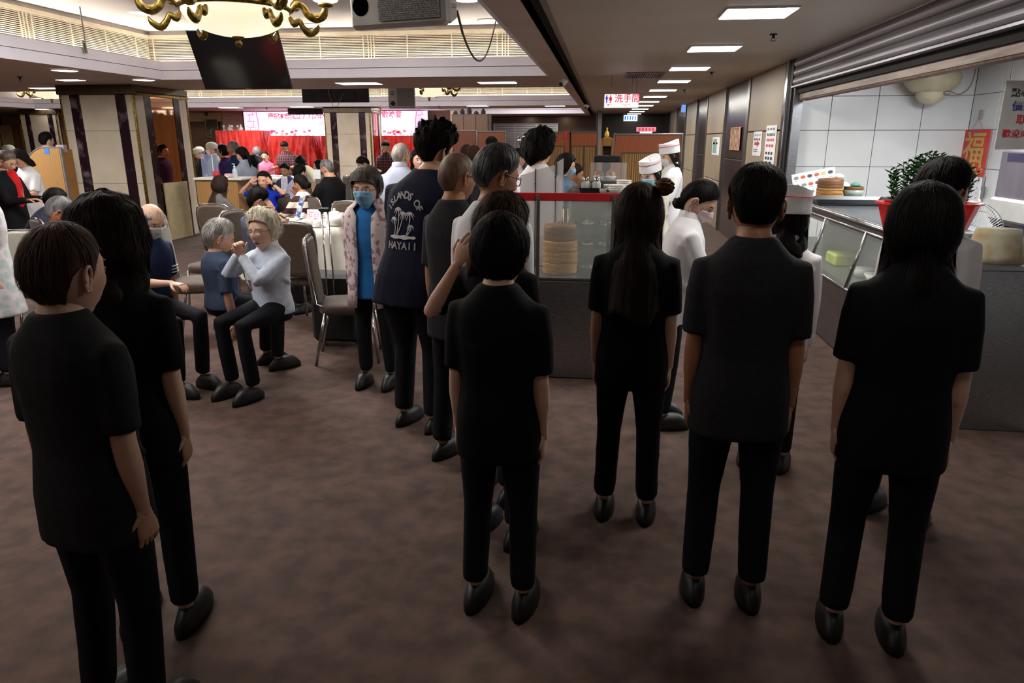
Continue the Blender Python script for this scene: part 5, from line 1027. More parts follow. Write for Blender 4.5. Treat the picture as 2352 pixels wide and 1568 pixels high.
def hair_mesh(st, n, m, M, rng):
    """st: T thickness, Ts side thickness, L drop length, Lmin azimuth, bald, curl, seed"""
    st = dict(st); st['zn'] = -.03 if st.get('L',0) > 0 else st.get('zn',-.085)
    T, Ts, L = st.get('T', .02), st.get('Ts', .012), st.get('L', 0); curl = st.get('curl', 0); amin = st.get('amin', 62)
    Av = np.linspace(-np.pi, np.pi, n, endpoint=False); zl = hairline(Av, st)
    th = np.arccos(np.clip(np.where(zl > 0, zl/.112, zl/.122), -.97, .97))
    rows = []; nd = 0 if L == 0 else max(4, int(L/.03))
    bald = st.get('bald', 0)
    for j in range(m+1):
        v = j/m; Tj = .02+(th-.02)*v; x, y, z = head_surface(Av, Tj)
        nr = np.stack([x/.074**1.2, y/.09**1.2, z/.11**1.2], -1); nr /= np.linalg.norm(nr, axis=1)[:,None]
        up = sst(.0, .09, z); t = Ts+(T-Ts)*up
        front = sst(75, 40, np.abs(np.degrees(Av)))
        if L: edge = 1-(1-.15)*sst(.86, 1.0, v)*front
        else: edge = 1-(1-.08)*sst(.62, 1.0, np.full(n, v))*(1-front*.3)
        if not L and st.get('fringe'): edge = np.maximum(edge, front*st['fringe'])
        if st.get('part') is not None: t = t*(1-.5*G(np.degrees(Av)*0+x, st['part'], .008)*sst(0,.05,z)*(y > -.04))
        t = t*edge+.0015
        P = np.stack([x,y,z], -1)
        if bald: t = np.where((z > .055) & (y > -.075), -.004, t*sst(.075,.04,z)+.0005)
        P = P+nr*t[:,None]; 
        if curl or st.get('rough', .002):
            for i in range(n):
                p = Vector(P[i]); q = noise.noise(p*(38 if curl else 26)+Vector((st.get('seed',0)*3.1,0,0)))
                P[i] += nr[i]*q*(curl+st.get('rough', .002))*(0.3+.7*edge[i] if not np.isscalar(edge) else 1)
        if st.get('spike'):
            for i in range(n):
                q = max(0, noise.noise(Vector((P[i][0]*55,P[i][1]*55,P[i][2]*20)))); P[i] += nr[i]*q*st['spike']*float(up[i])
        rows.append(P)
    if nd:
        A_ = np.abs(np.degrees(Av)); wgt = sst(amin-14, amin+10, A_)
        last = rows[-1]; mid = rows[-1].copy()
        R0 = np.stack([np.sin(Av)*(.080+Ts), np.cos(Av)*(.094+Ts*1.1)*np.where(np.cos(Av)<0,.95,.6)-.01, last[:,2]], -1)
        for j in range(1, nd+1):
            v = j/nd; d = L*v*wgt*(1-.12*np.cos(3*Av+st.get('seed',0))*v)
            P = last.copy(); b = (sst(0,.35,v)*wgt)[:,None]
            tx = R0*(1, 1, 0)*(1-st.get('taper',.12)*v*v+st.get('flare',0)*v); P[:,:2] = P[:,:2]*(1-b)+tx[:,:2]*b
            P[:,2] = last[:,2]*(1-b[:,0])+(R0[:,2])*b[:,0]-d; P[:,1] -= .035*v*wgt*st.get('back',1)
            for i in range(n): q = noise.noise(Vector((Av[i]*5,v*4*L/.3,st.get('seed',0)))); P[i,:2] *= 1+.05*q*wgt[i]
            rows.append(P)
        e = rows[-1].copy(); e[:,:2] *= .55; e[:,2] += .01; rows.append(np.where(wgt[:,None] > .5, e, rows[-1]*.999))
    mb = MB(); mb.rings([[tuple(M@Vector(p)) for p in r] for r in rows], False)
    mb.add([M@Vector(rows[0][i]) for i in range(n)], [tuple(range(n))])
    # loose strand ribbons lying on the surface, break up the outline
    ns = st.get('strands', 0); Rn = len(rows)-(2 if nd else 1); V = []; Fc = []
    for k in range(ns):
        i = rng.randrange(n); j0 = rng.random()*Rn*.75 if not bald else rng.uniform(.5,.8)*Rn; ln = rng.uniform(.15,.4)*Rn*(1.0 if L == 0 else .7); off = rng.uniform(-.001,.004); drift = rng.uniform(-.5,.5)*n/40
        w = rng.uniform(.0008,.0022); lift = rng.uniform(.000,.006)*(2 if curl else 1)*st.get('lift',1); pts = []
        for q in range(5):
            jj = min(j0+ln*q/4, Rn-.01); ia = (i+drift*q/4) % n; i0 = int(ia); fr = ia-i0; jr = int(jj); fj = jj-jr
            a = rows[jr][i0]*(1-fr)+rows[jr][(i0+1)%n]*fr; b = rows[min(jr+1,Rn)][i0]*(1-fr)+rows[min(jr+1,Rn)][(i0+1)%n]*fr; p = a*(1-fj)+b*fj
            c = np.array((p[0],p[1],max(-.02,min(p[2],.02))-p[2]*0)) ; nn = np.array((p[0],p[1],p[2] if p[2]>-.02 else 0)); nn = nn/(np.linalg.norm(nn)+1e-6)
            p = p+nn*(off+lift*(q/4)**2+(.006*math.sin(q*2.5+k) if curl else 0)); pts.append((p, nn))
        b0 = len(V)
        for q,(p,nn) in enumerate(pts):
            dirv = pts[min(q+1,4)][0]-pts[max(q-1,0)][0]; sd = np.cross(dirv,nn); sd = sd/(np.linalg.norm(sd)+1e-9)*w*(1-.85*(q/4)**2)
            V += [M@Vector(p-sd), M@Vector(p+sd)]
        Fc += [(b0+2*q,b0+2*q+1,b0+2*q+3,b0+2*q+2) for q in range(4)]
    mb.add(V, Fc)
    return mb
def hair_mat(rgb, sh=.42):
    key = 'hair_%d_%d_%d' % tuple(rgb)
    hi = tuple(min(255, int(v*1.35+3)) for v in rgb)
    return mat(key, rgb, .65, rgb2=hi, scale=34, stretch=(1,1,.12), bump=.7, spec=.12)
def greyhair(rgb, rgb2): return mat('hair_mix_%d_%d_%d_%d' % (*rgb, rgb2[0]), rgb, .55, rgb2=rgb2, scale=30, stretch=(1.5,1.5,.25), bump=.3, lo=.3, hi=.7)
skin_l = mat('skin_light', (220,180,156), .5, rgb2=(210,166,142), scale=9, spec=.35); skin_m = mat('skin_mid', (202,154,128), .5, rgb2=(190,142,114), scale=9, spec=.35)
skin_d = mat('skin_tan', (176,126,94), .5, rgb2=(162,112,84), scale=9, spec=.35); lipm = mat('lips', (172,92,86), .45); eyew = mat('eye_white', (225,218,210), .3); eyed = mat('eye_dark', (22,14,12), .25)
maskb = mat('mask_blue', (140,190,222), .75, rgb2=(128,180,214), scale=10); maskw = mat('mask_white', (226,226,228), .75); maskp = mat('mask_pink', (214,192,200), .75, rgb2=(206,184,194), scale=6)
def cloth(name, rgb, rgb2=None, **k): return mat('cloth_'+name, rgb, k.pop('rough', .85), rgb2=rgb2 or tuple(v*.88 for v in rgb), scale=k.pop('scale', 7), bump=k.pop('bump', .15), sheen=k.pop('sheen', 0), spec=.15, **k)
jobs = []          # (mesh builder, voxel, finish(mesh))
def vox_objects():
    """voxel-fuses every queued garment/body in one depsgraph pass, then finishes them"""
    tmp = []
    for mb, vx, fin in jobs:
        me = bpy.data.meshes.new('tmp'); me.from_pydata(mb.v, [], mb.f); o = bpy.data.objects.new('tmp', me); COL.objects.link(o)
        r = o.modifiers.new('r','REMESH'); r.mode = 'VOXEL'; r.voxel_size = vx; r.use_smooth_shade = True
        s = o.modifiers.new('s','SMOOTH'); s.iterations = 9; s.factor = .5
        tmp.append(o)
    dg = bpy.context.evaluated_depsgraph_get(); dg.update()
    for o, (mb, vx, fin) in zip(tmp, jobs):
        e = o.evaluated_get(dg).to_mesh(); n = len(e.vertices); co = np.empty(n*3); e.vertices.foreach_get('co', co)
        np_ = len(e.polygons); ls = np.empty(np_, int); e.polygons.foreach_get('loop_total', ls); li = np.empty(len(e.loops), int); e.loops.foreach_get('vertex_index', li)
        V = [tuple(p) for p in co.reshape(-1,3)]; Fc = []; k = 0
        for t in ls: Fc.append(tuple(li[k:k+t])); k += t
        o.evaluated_get(dg).to_mesh_clear(); fin(V, Fc)
    for o in tmp: me = o.data; bpy.data.objects.remove(o); bpy.data.meshes.remove(me)
    jobs.clear()
def hand(mb, W, fwd, palm_n, s, curl, side, thumb=.7):
    """palm and five separate fingers from wrist W along fwd; palm faces palm_n; curl in radians per joint"""
    f = Vector(fwd).normalized(); nrm = Vector(palm_n); nrm = (nrm-f*nrm.dot(f)).normalized(); lat = f.cross(nrm)*side
    def pt(a, b, c): return W+f*a*s+lat*b*s+nrm*c*s
    R = []
    for a, wd, tk in ((-.01,.024,.019),(.02,.030,.016),(.055,.040,.014),(.085,.041,.012),(.094,.034,.009)):
        R.append([pt(a, wd*math.cos(t), tk*math.sin(t)) for t in [2*math.pi*k/12 for k in range(12)]])
    mb.rings(R)
    for b, ln, r in ((-.030,.062,.0078),(-.0105,.075,.0085),(.0095,.080,.0088),(.0285,.072,.0084)):
        p = pt(.084, b, 0); d = f.copy(); pts = [pt(.06,b*.9,0), p]; ang = .15
        for q in (.44,.31,.25):
            ang += curl; dd = (f*math.cos(ang)+nrm*math.sin(ang)+lat*(b*1.2)).normalized(); p = p+dd*ln*q*s; pts.append(p.copy())
        mb.tube(pts,[r*s,r*s,r*.97*s,r*.86*s,r*.6*s],7)
    p = pt(.022,.026,.004); d1 = (f*.62+lat*.75+nrm*.25).normalized(); d2 = (f*.9+lat*.25+nrm*(.3+.4*thumb)).normalized()
    mb.tube([pt(.01,.012,0),p,p+d1*.036*s,p+d1*.036*s+d2*.030*s,p+d1*.036*s+d2*.052*s],[.013*s,.0125*s,.0105*s,.0095*s,.006*s],7)
def person(label, hx, hy, Y, hpx=None, face=0, pose='stand', shirt=None, trousers=None, skin=skin_l, hair=None, hairm=None, arms=('down','down'), hyaw=0, hpitch=0, hroll=0, lean=0,
           w=1.0, sleeves=.5, glasses=None, mask=None, s=None, seat=.47, group=None, lod=None, hs=1.0, shoes=black, collar=None, neckz=0, brow=None, hat=None, apron=None, dress=False, side=0, cat='person', legs=True):
    """hx,hy: head centre in the photo; Y: distance; face: heading of the body in degrees (0 = away along the corridor, 90 = left, 180 = to us)"""
    H = PY(hx, hy, Y); px_head = .24*1685/Y
    if lod is None: lod = 2 if px_head > 75 else (1 if px_head > 38 else 0)
    fz = math.radians(face)
    if pose == 'sit': torso = H.z-.12*hs-seat-.08; s_ = s or max(.82, min(1.08, torso/.545))
    else: s_ = s or max(.80, min(1.12, (H.z+.1)/(1.685-.12*(1-math.cos(math.radians(lean)))*4)))
    ln = math.radians(lean); sd = math.radians(side)
    sp = Vector((math.sin(sd), math.sin(ln)*math.cos(sd), math.cos(ln)*math.cos(sd)))      # spine direction (local, +y = forward)
    neck_l = .475*s_; # hip->neck base .55 along the spine
    headoff = Vector((0,.032,.03))*s_ + sp*.054*s_
    hipz = (seat+.09) if pose == 'sit' else .90*s_
    nb = Vector((0,0,0))+sp*.55*s_       # neck base from hip
    hc = nb+headoff+Vector((0,0,.018+neckz))
    if True:
        need = H.z-hipz; have = hc.z
        k = need/have if have > .1 else 1; k = max(.72, min(1.3, k)); nb = nb*k; spk_ = k; hc = nb+headoff+Vector((0,0,.018+neckz)); hipz = H.z-hc.z
    R = Matrix.Rotation(fz, 4, 'Z'); off = R @ Vector((hc.x, hc.y, 0)); base = Vector((H.x-off.x, H.y-off.y, 0))
    root = thing('person', label, cat, base, fz, group)
    hip = Vector((0,0,hipz)); NB = hip+nb; HC = hip+hc; u = nb.normalized(); LN = nb.length/.55
    vx = {2:.009,1:.014,0:.022}[lod]
    def sec(mb, items, f=1.0, n=20):
        Rr = []
        for t, wx, wy, yo in items:
            c = hip+u*(t*LN)+Vector((0,yo*s_,0)); wx *= w*f*s_; wy *= (w*.6+.4)*f*s_
            fw = Vector((0,u.z,-u.y)); Rr.append([c+Vector((1,0,0))*wx*np.sign(math.cos(a))*abs(math.cos(a))**.85+fw*wy*np.sign(math.sin(a))*abs(math.sin(a))**.9 for a in [2*math.pi*k/n for k in range(n)]])
        mb.rings(Rr)
    tor = [(-.10,.165,.115,0),(0,.168,.12,0),(.14,.148,.108,.005),(.28,.160,.118,.01),(.38,.168,.118,.005),(.44,.165,.104,0),(.485,.132,.088,-.008),(.52,.098,.072,-.01),(.552,.068,.060,-.008)]
    SH = [hip+u*(.436*LN)+Vector((q*.158*w*s_,-.005,0)) for q in (-1,1)]
    # arms
    A = []
    UA, FA = .275*s_, .235*s_
    for q, sh, a in zip((-1,1), SH, arms):
        if a == 'down': e = sh+Vector((q*.06,-.02,-1)).normalized()*UA; wr = e+Vector((q*.02,.10,-1)).normalized()*FA; pn = Vector((-q,0,0))
        elif a == 'front': e = sh+Vector((q*.10,.35,-.92)).normalized()*UA; wr = e+Vector((-q*.25,.95,.10)).normalized()*FA; pn = Vector((0,0,-1))
        elif a == 'table': e = sh+Vector((q*.20,.55,-.80)).normalized()*UA; wr = e+Vector((-q*.35,.90,.02)).normalized()*FA; pn = Vector((0,0,-1))
        elif a == 'face': e = sh+Vector((q*.25,.70,-.55)).normalized()*UA; wr = HC+Vector((q*.075,.085,-.07)); pn = Vector((-q,-.4,.1))
        elif a == 'phone': e = sh+Vector((q*.12,.45,-.85)).normalized()*UA; wr = e+Vector((-q*.25,.75,.62)).normalized()*FA; pn = Vector((-q*.3,-1,.2))
        else: # explicit world-ish local targets: (elbow dir, wrist offset from head centre, palm normal)
            e = sh+Vector((q*a[0][0],a[0][1],a[0][2])).normalized()*UA; wr = HC+Vector((q*a[1][0],a[1][1],a[1][2])); pn = Vector((q*a[2][0],a[2][1],a[2][2]))
        d = wr-e
        if d.length > FA*1.15: wr = e+d.normalized()*FA*1.15
        A.append((sh, e, wr, pn, q, a))
    # ---- body: one continuous fused surface, with head and hands in the same mesh ----
    body = MB(); sec(body, [(t,a*.9,b*.88,c) for t,a,b,c in tor])
    nk = .058*s_*(.55+.45*w); body.tube([NB-u*.05+Vector((0,-.01,0)), NB+Vector((0,.0,.01)), HC+Vector((0,-.018,-.075*hs)), HC+Vector((0,-.02,-.03))],[nk*1.35,nk*1.08,nk,nk],14)
    for sh,e,wr,pn,q,a in A:
        body.tube([sh+Vector((-q*.05,0,.0)),sh,sh.lerp(e,.35),sh.lerp(e,.8),e,e.lerp(wr,.3),e.lerp(wr,.75),wr,wr+(wr-e).normalized()*.02],[.05*s_,.052*s_,.046*s_*w,.038*s_,.037*s_,.039*s_,.029*s_,.025*s_,.022*s_],12)
    KN = []
    for q in (-1,1):
        hj = hip+Vector((q*.085*w*s_,0,-.03))
        if pose == 'sit': kn = Vector((q*.12*s_,hj.y+.43*s_,max(seat+.03,.40))); an = Vector((q*.12*s_,kn.y-.04,.08))
        else: kn = Vector((q*.10*s_,.01,.50*s_*min(1,hipz/(.9*s_)))); an = Vector((q*.11*s_,-.02,.08))
        KN.append((hj,kn,an,q))
        if legs: body.tube([hj,hj.lerp(kn,.5),kn,kn.lerp(an,.35),an],[.07*s_,.062*s_,.048*s_,.046*s_,.032*s_],10)
    hr = Matrix.Rotation(math.radians(-hyaw),4,'Z') if 0 else Matrix.Rotation(math.radians(hyaw),4,'Z')
    HM = Matrix.Translation(HC) @ hr @ Matrix.Rotation(math.radians(-hpitch),4,'X') @ Matrix.Rotation(math.radians(hroll),4,'Y') @ Matrix.Scale(hs,4)
    hn, hm_ = ((72,64),(48,40),(28,24))[2-lod]
    hb = MB(); 
    head_mesh(hb, hn, hm_, HM); hb.cur = 0
    for sh,e,wr,pn,q,a in A:
        f_ = (wr-e).normalized(); cur = .28
        if a == 'face': f_ = (HC+Vector((q*.03,.09,.02))-wr).normalized(); cur = .3
        if not isinstance(a, str): f_ = Vector((q*a[3][0],a[3][1],a[3][2])); cur = a[4]
        if a == 'table': f_ = Vector((-q*.2,1,-.1)).normalized(); cur = .35
        hand(hb, wr, f_, pn, s_*1.0, cur, -q if True else q)
    brow = brow or (hairm if hairm else eyed)
    ms = [skin, lipm, eyew, eyed, brow]
    def fin_body(V, Fc):
        n = len(V); V = V+hb.v; Fc = Fc+[tuple(i+n for i in f) for f in hb.f]; mi = [0]*(len(Fc)-len(hb.f))+hb.mi
        me = bpy.data.meshes.new('body'); me.from_pydata(V, [], Fc)
        for m_ in ms: me.materials.append(m_)
        me.polygons.foreach_set('material_index', mi); me.polygons.foreach_set('use_smooth', [True]*len(Fc)); me.update()
        o = bpy.data.objects.new('body', me); COL.objects.link(o); o.parent = root
    jobs.append((body, vx, fin_body))
    def garment(name, mb, m_, v=None):
        def fin(V, Fc):
            me = bpy.data.meshes.new(name); me.from_pydata(V, [], Fc); me.materials.append(m_); me.polygons.foreach_set('use_smooth', [True]*len(Fc)); me.update()
            o = bpy.data.objects.new(name, me); COL.objects.link(o); o.parent = root
        jobs.append((mb, v or vx, fin))
    if shirt is not None:
        sm = MB(); t0 = -.16 if pose != 'sit' else -.06
        lo_ = [(t0,.185,.14,0)] if not dress else [(-.35,.215,.18,0),(t0,.20,.15,0)]
        sec(sm, lo_+[(t,a*1.04+.006,b*1.06+.008,c) for t,a,b,c in tor[1:-1]]+[(.56,.074,.068,-.008)])
        for sh,e,wr,pn,q,a in A:
            P_ = [sh+Vector((-q*.08,0,.02)),sh+Vector((q*.002,0,-.002)),sh.lerp(e,.4),sh.lerp(e,.85)]; r_ = [.05*s_,.060*s_*w,.060*s_*w,.058*s_]
            if sleeves <= .5: P_[-1] = sh.lerp(e,.35+sleeves); P_[2] = sh.lerp(e,.3)
            if sleeves > .5: P_ += [e,e.lerp(wr,.4),e.lerp(wr,.95 if sleeves > .9 else .5)]; r_ += [.053*s_,.048*s_,.040*s_]
            sm.tube(P_, r_, 12)
        for k in range(5):                        # soft folds
            a_ = k*1.3; c = hip+u*(.12+.07*k)*LN; sm.tube([c+Vector((.14*math.cos(a_)*w,.085*math.sin(a_),.03)),c+Vector((.155*math.cos(a_+.5)*w,.10*math.sin(a_+.5),-.01)),c+Vector((.15*math.cos(a_+1)*w,.09*math.sin(a_+1),-.03))],.014,6)
        garment('shirt' if not dress else 'dress', sm, shirt)
    if collar is not None:
        cm = MB(); cR = []
        for zz, rr in ((-.012,.078),(.03,.071),(.034,.065),(0,.066)):
            cR.append([NB+u*zz+Vector((math.sin(a)*rr*s_*1.05,math.cos(a)*rr*s_*.98-.006,.0+.012*(-math.cos(a)))) for a in [.35+(2*math.pi-.7)*k/22 for k in range(23)]])
        cm.rings(cR+[cR[0]], False, closed=False); o = cm.build('collar', collar, root, True)
    if legs:
        tm = MB(); sec(tm, [(-.13,.15,.12,0),(-.05,.172,.13,0),(.04,.165,.122,0)])
        for hj,kn,an,q in KN: tm.tube([hj+Vector((0,0,.03)),hj.lerp(kn,.5),kn,kn.lerp(an,.5),an+Vector((0,0,.02))],[.092*s_*w,.083*s_*w,.066*s_,.062*s_,.058*s_],12)
        garment('trousers', tm, trousers or tr_dark, max(vx,.014))
        for hj,kn,an,q in KN:
            sh_ = MB(); sh_.rings([[(an.x+wx*math.cos(a)*.045, an.y+.05+.125*math.sin(a)*ly, z) for a in [2*math.pi*k/14 for k in range(14)]] for z, wx, ly in ((.0,1,1),(.03,1,1),(.06,.85,.8),(.09,.7,.5))]).build('shoe', shoes, root, True)
    # ---- hair ----
    if hair is not None:
        rng = random.Random(int(hx*7+hy)); hn2, hm2 = ((64,26),(40,18),(24,12))[2-lod]; st_ = dict(hair)
        st_['strands'] = int(st_.get('strands', 500)*(1,.3,.0)[2-lod]); ho = hair_mesh(st_, hn2, hm2, HM, rng)
        b3 = b3m = None
        if st_.get('bun'):
            b = st_['bun']; ho_ = ho
            if st_.get('bun_mat'): b3 = ho = MB(); b3m = st_['bun_mat']
            ho.ell(b[:3],(b[3],b[3],b[3]*.85),14,10,HM)
            if lod:
                for k in range(40*lod):
                    a_, t_ = rng.random()*6.28, rng.random()*3.1; p0 = Vector(b[:3]); q_ = []
                    for z_ in range(4): aa, tt = a_+z_*.35, t_+z_*.1; q_.append(HM@(p0+Vector((math.cos(aa)*math.sin(tt),math.sin(aa)*math.sin(tt),.85*math.cos(tt)))*b[3]*(1.03+.04*rng.random())))
                    ho.tube(q_,[.0015,.004,.004,.001],4)
            ho = ho_
        if st_.get('tail'):
            L_ = st_['tail']; ho.tube([HM@Vector(p) for p in ((0,-.085,.01),(0,-.118,.01),(0,-.135,-.03),(.005,-.13,-L_*.5-.03),(0,-.11,-L_-.02))],[.015*hs,.02*hs,.028*hs,.022*hs,.005],12)
        ho.build('hair', hairm, root, True)
        if b3: b3.build('hair_bun', b3m, root, True)
        if st_.get('scrunchie'): MB().tube([HM@Vector((.022*math.cos(t),-.108+.006*math.sin(t*3),.045+.022*math.sin(t))) for t in [k*.524 for k in range(13)]],.007,6).build('hair_tie', black, root, True)
    fx = lambda x, z: float(head_surface(np.array([math.atan2(x/.074, math.sqrt(max(0,1-(x/.074)**2-(z/.12)**2)))]), np.array([math.acos(max(-1,min(1,z/(.112 if z>0 else .122))))]))[1][0])
    if mask is not None:
        mg = MB(); nu, nv = (22,14) if lod else (12,8); Rw = []
        for j in range(nv+1):
            v = j/nv; row = []
            for i in range(nu+1):
                a_ = (i/nu*2-1); az = a_*1.12*(1-.10*abs(2*v-1)); th_ = math.acos(max(-.995,min(.995,(-.012-.098*v+.012*(1-a_*a_)*(1 if v<.5 else -.6))/.122)))
                x,y,z = head_surface(np.array([az]), np.array([th_])); fl = 1-a_*a_
                p = Vector((float(x[0]), float(y[0]), float(z[0]))); smooth_y = .088*math.cos(az)*math.sin(th_)+.012*fl*math.sin(math.pi*min(1,v*1.1+.1))
                if z[0] > -.05 or True: p.y = max(p.y, smooth_y)+.004; p.x *= 1.05+.16*v
                if mask is not maskp: p.y += .0016*math.sin(v*math.pi*7)*fl
                else: p.y += .010*fl*G(v,.45,.3)
                row.append(HM@p)
            Rw.append(row)
        o = mg.rings(Rw, False, closed=False).build('face_mask', mask, root, True)
        o.modifiers.new('s','SOLIDIFY').thickness = .002
        for q in (-1,1): MB().tube([HM@Vector((q*.066,.045,-.025)),HM@Vector((q*.078,.01,.01)),HM@Vector((q*.084,-.018,.0)),HM@Vector((q*.078,.0,-.045)),HM@Vector((q*.058,.042,-.085))],.0013,4).build('ear_loop', maskw, o)
    if glasses is not None:
        gm = MB(); r_ = .0014 if glasses is chrome or glasses is gold else .0022
        for q in (-1,1):
            gm.tube([HM@Vector((q*.032+.024*np.sign(math.cos(t))*abs(math.cos(t))**.7,.094-.006*abs(math.cos(t)),.000+.0175*np.sign(math.sin(t))*abs(math.sin(t))**.8)) for t in [2*math.pi*k/18 for k in range(19)]],r_,5)
            gm.tube([HM@Vector((q*.056,.089,.006)),HM@Vector((q*.074,.06,.008)),HM@Vector((q*.081,-.005,.012)),HM@Vector((q*.083,-.03,-.012))],r_*1.1,5)
        gm.tube([HM@Vector((-.009,.094,.004)),HM@Vector((0,.097,.007)),HM@Vector((.009,.094,.004))],r_,5)
        go = gm.build('glasses', glasses, root)
        if lod: 
            for q in (-1,1): MB().add([HM@Vector((q*.032+.023*math.cos(t),.093,.017*math.sin(t))) for t in [2*math.pi*k/14 for k in range(14)]],[tuple(range(14))]).build('lens', mat('lens_clear',(240,245,250),.02,alpha=.12,spec=.9), go)
    if hat == 'chef':
        Rr = []; nn = 36
        for z, gx, gy in ((.036,.094,.112),(.045,.095,.113),(.098,.094,.112),(.104,.093,.111),(.145,.092,.110),(.146,.088,.105),(.135,.05,.07),(.131,.002,.003)):
            Rr.append([HM@Vector((gx*math.cos(a), gy*math.sin(a)-.012-.1*(z-.036)+0, z+.010*math.cos(2*a+3.14)*(z>.12)+.012*math.sin(a)*(-1)*0-.012*math.sin(a)*(z<.05)*-1)) for a in [2*math.pi*k/nn for k in range(nn)]])
        ho = MB().rings(Rr, False).build('cook_hat', mat('hat_paper',(232,232,234),.75,bump=.3,rgb2=(224,224,228),scale=14), root, False)
        MB().tube([HM@Vector((.0955*math.cos(a),.1135*math.sin(a)-.017,.112+.010*math.sin(a))) for a in [2*math.pi*k/nn for k in range(nn+1)]],.0025,5,flat=1.0).build('red_stripe', redink, ho)
    if hat == 'cap': MB().lathe([(.102,.03),(.104,.05),(.098,.085),(.07,.115),(.03,.128),(.001,.130)],(0,0,0),24,sy=1.15,M=HM).build('hat', mat('hat_cream',(200,194,180),.85), root, True)
    if hat == 'beanie': MB().lathe([(.088,.02),(.092,.028),(.094,.06),(.084,.10),(.055,.13),(.02,.142),(.001,.144)],(0,-.01,0),24,sy=1.18,M=HM).build('knit_hat', mat('hat_knit',(186,184,176),.95,bump=.6,scale=60), root, True)
    return dict(root=root, HC=HC, HM=HM, s=s_, NB=NB, hip=hip, u=u, SH=SH, A=A, base=base, fz=fz)
tr_dark = cloth('trousers', (28,28,34)); 
navy = cloth('navy', (20,22,42)); wht = cloth('white', (226,224,226), rgb2=(214,212,216)); blk = cloth('black', (16,16,18)); dgrey = cloth('darkgrey', (42,42,44), scale=60)
short = dict(T=.026,Ts=.013,strands=900); buzz = dict(T=.006,Ts=.004,strands=300,rough=.0005,zs=.0,lift=.4)
bob = dict(T=.026,Ts=.022,strands=900,L=.05,amin=75,over_ear=1,back=.3,taper=.2); long_ = dict(T=.024,Ts=.018,strands=1400,L=.33,amin=80,over_ear=1)
BLK = hair_mat((16,13,12)); DBR = hair_mat((30,20,16)); BRN = hair_mat((48,30,22)); GRY = greyhair((58,56,56),(120,118,116)); LGR = greyhair((120,118,116),(190,186,180)); WHH = greyhair((222,214,188),(246,240,224)); SALT = greyhair((34,34,36),(92,92,94))
def m(h, **k): d = dict(h); d.update(k); return d
Q = {}
# --- foreground, backs of heads ---
Q[1] = person('woman from behind with large wavy dark brown hair, lower left foreground',252,562,1.95,face=8,shirt=blk,hair=m(bob,T=.046,Ts=.036,L=.12,strands=2600,seed=1,rough=.012),hairm=DBR)
Q[2] = person('person whose thinning brown crown shows in the bottom left corner',150,630,1.55,face=-12,shirt=dgrey,hair=m(short,T=.012,Ts=.01,strands=1500,seed=2),hairm=hair_mat((64,46,40)))
Q[23] = person('tall man in navy tee with white palm print on the back',1003,352,3.85,face=-24,hyaw=-18,hpitch=6,w=1.34,lean=10,side=6,shirt=navy,sleeves=.42,skin=skin_m,hair=m(short,T=.052,Ts=.024,spike=.05,strands=3000,zn=-.05,fringe=.9,seed=3,rough=.014,lift=3),hairm=BLK,neckz=.0)
Q[24] = person('man with buzz cut and thinning crown in dark grey shirt, black glasses',1050,408,3.35,face=-30,hyaw=-12,w=.92,shirt=dgrey,skin=skin_d,hair=m(buzz,zn=-.07,T=.003,Ts=.003,strands=0,rough=.0003),hairm=greyhair((70,52,40),(116,84,62)),glasses=black,neckz=.01)
Q[25] = person('man with greying black hair, glasses and white tee with black bag strap',1140,405,3.0,face=-32,hyaw=-22,hpitch=15,w=1.05,shirt=wht,skin=skin_d,hair=m(short,T=.022,Ts=.015,strands=2000,seed=4,zn=-.06),hairm=SALT,glasses=black,neckz=.01)
Q[26] = person('woman with tousled dark brown hair in front of the white tee man',1152,528,2.65,face=-25,hyaw=-15,hpitch=10,arms=(((.2,-.7,-.45),(.035,-.17,-.04),(0,1,0),(-.45,.1,1),.3),'down'),shirt=blk,hair=m(bob,T=.03,Ts=.024,L=.1,strands=2600,seed=5,rough=.006,lift=3),hairm=BRN)
Q[27] = person('person with smooth black hair at the bottom centre foreground',1150,588,2.2,face=-8,shirt=blk,hair=m(short,T=.026,Ts=.02,strands=1500,over_ear=1,seed=6),hairm=BLK)
Q[34] = person('woman with long straight black hair and a golden brown bun, right of the glass case',1468,500,2.9,face=-6,hpitch=8,shirt=blk,hair=m(long_,T=.026,Ts=.022,strands=2600,bun=(.092,-.02,.122,.036),bun_mat=hair_mat((66,44,26)),seed=7,taper=0),hairm=DBR)
Q[35] = person('young man with short black hair seen from behind, right of centre',1736,476,2.35,face=-5,shirt=dgrey,skin=skin_d,hair=m(short,T=.024,Ts=.014,strands=2600,seed=8,zn=-.045,rough=.004),hairm=BLK,neckz=.0)
Q[37] = person('man with dark hair and white shirt facing right by the red planter',2166,447,3.0,face=-50,hyaw=-14,shirt=wht,skin=skin_d,hair=m(short,T=.03,Ts=.016,strands=2200,seed=9,fringe=.8,zn=-.05,lift=2),hairm=BLK)
Q[38] = person('woman with smooth black hair from behind in the lower right foreground',2118,530,2.2,face=-12,shirt=blk,hair=m(bob,T=.028,Ts=.024,L=.22,strands=2000,seed=10,taper=.05),hairm=BLK)
Q[33] = person('young woman in white shirt and pale pink mask looking down',1604,463,4.0,face=-82,hyaw=-26,hpitch=34,lean=12,shirt=wht,sleeves=1,arms=('front','front'),hair=m(short,T=.012,Ts=.009,strands=1200,zn=-.108,bun=(0,-.082,-.07,.032),seed=11),hairm=BLK,mask=maskp,collar=wht)
Q[36] = person('cook seen from behind in white coat and striped paper hat, beside the display case',1812,508,3.5,face=-20,hpitch=10,shirt=wht,hair=m(bob,T=.01,Ts=.012,L=.10,strands=1800,seed=12,taper=-.1,back=0),hairm=BLK,hat='chef',collar=wht,sleeves=1)
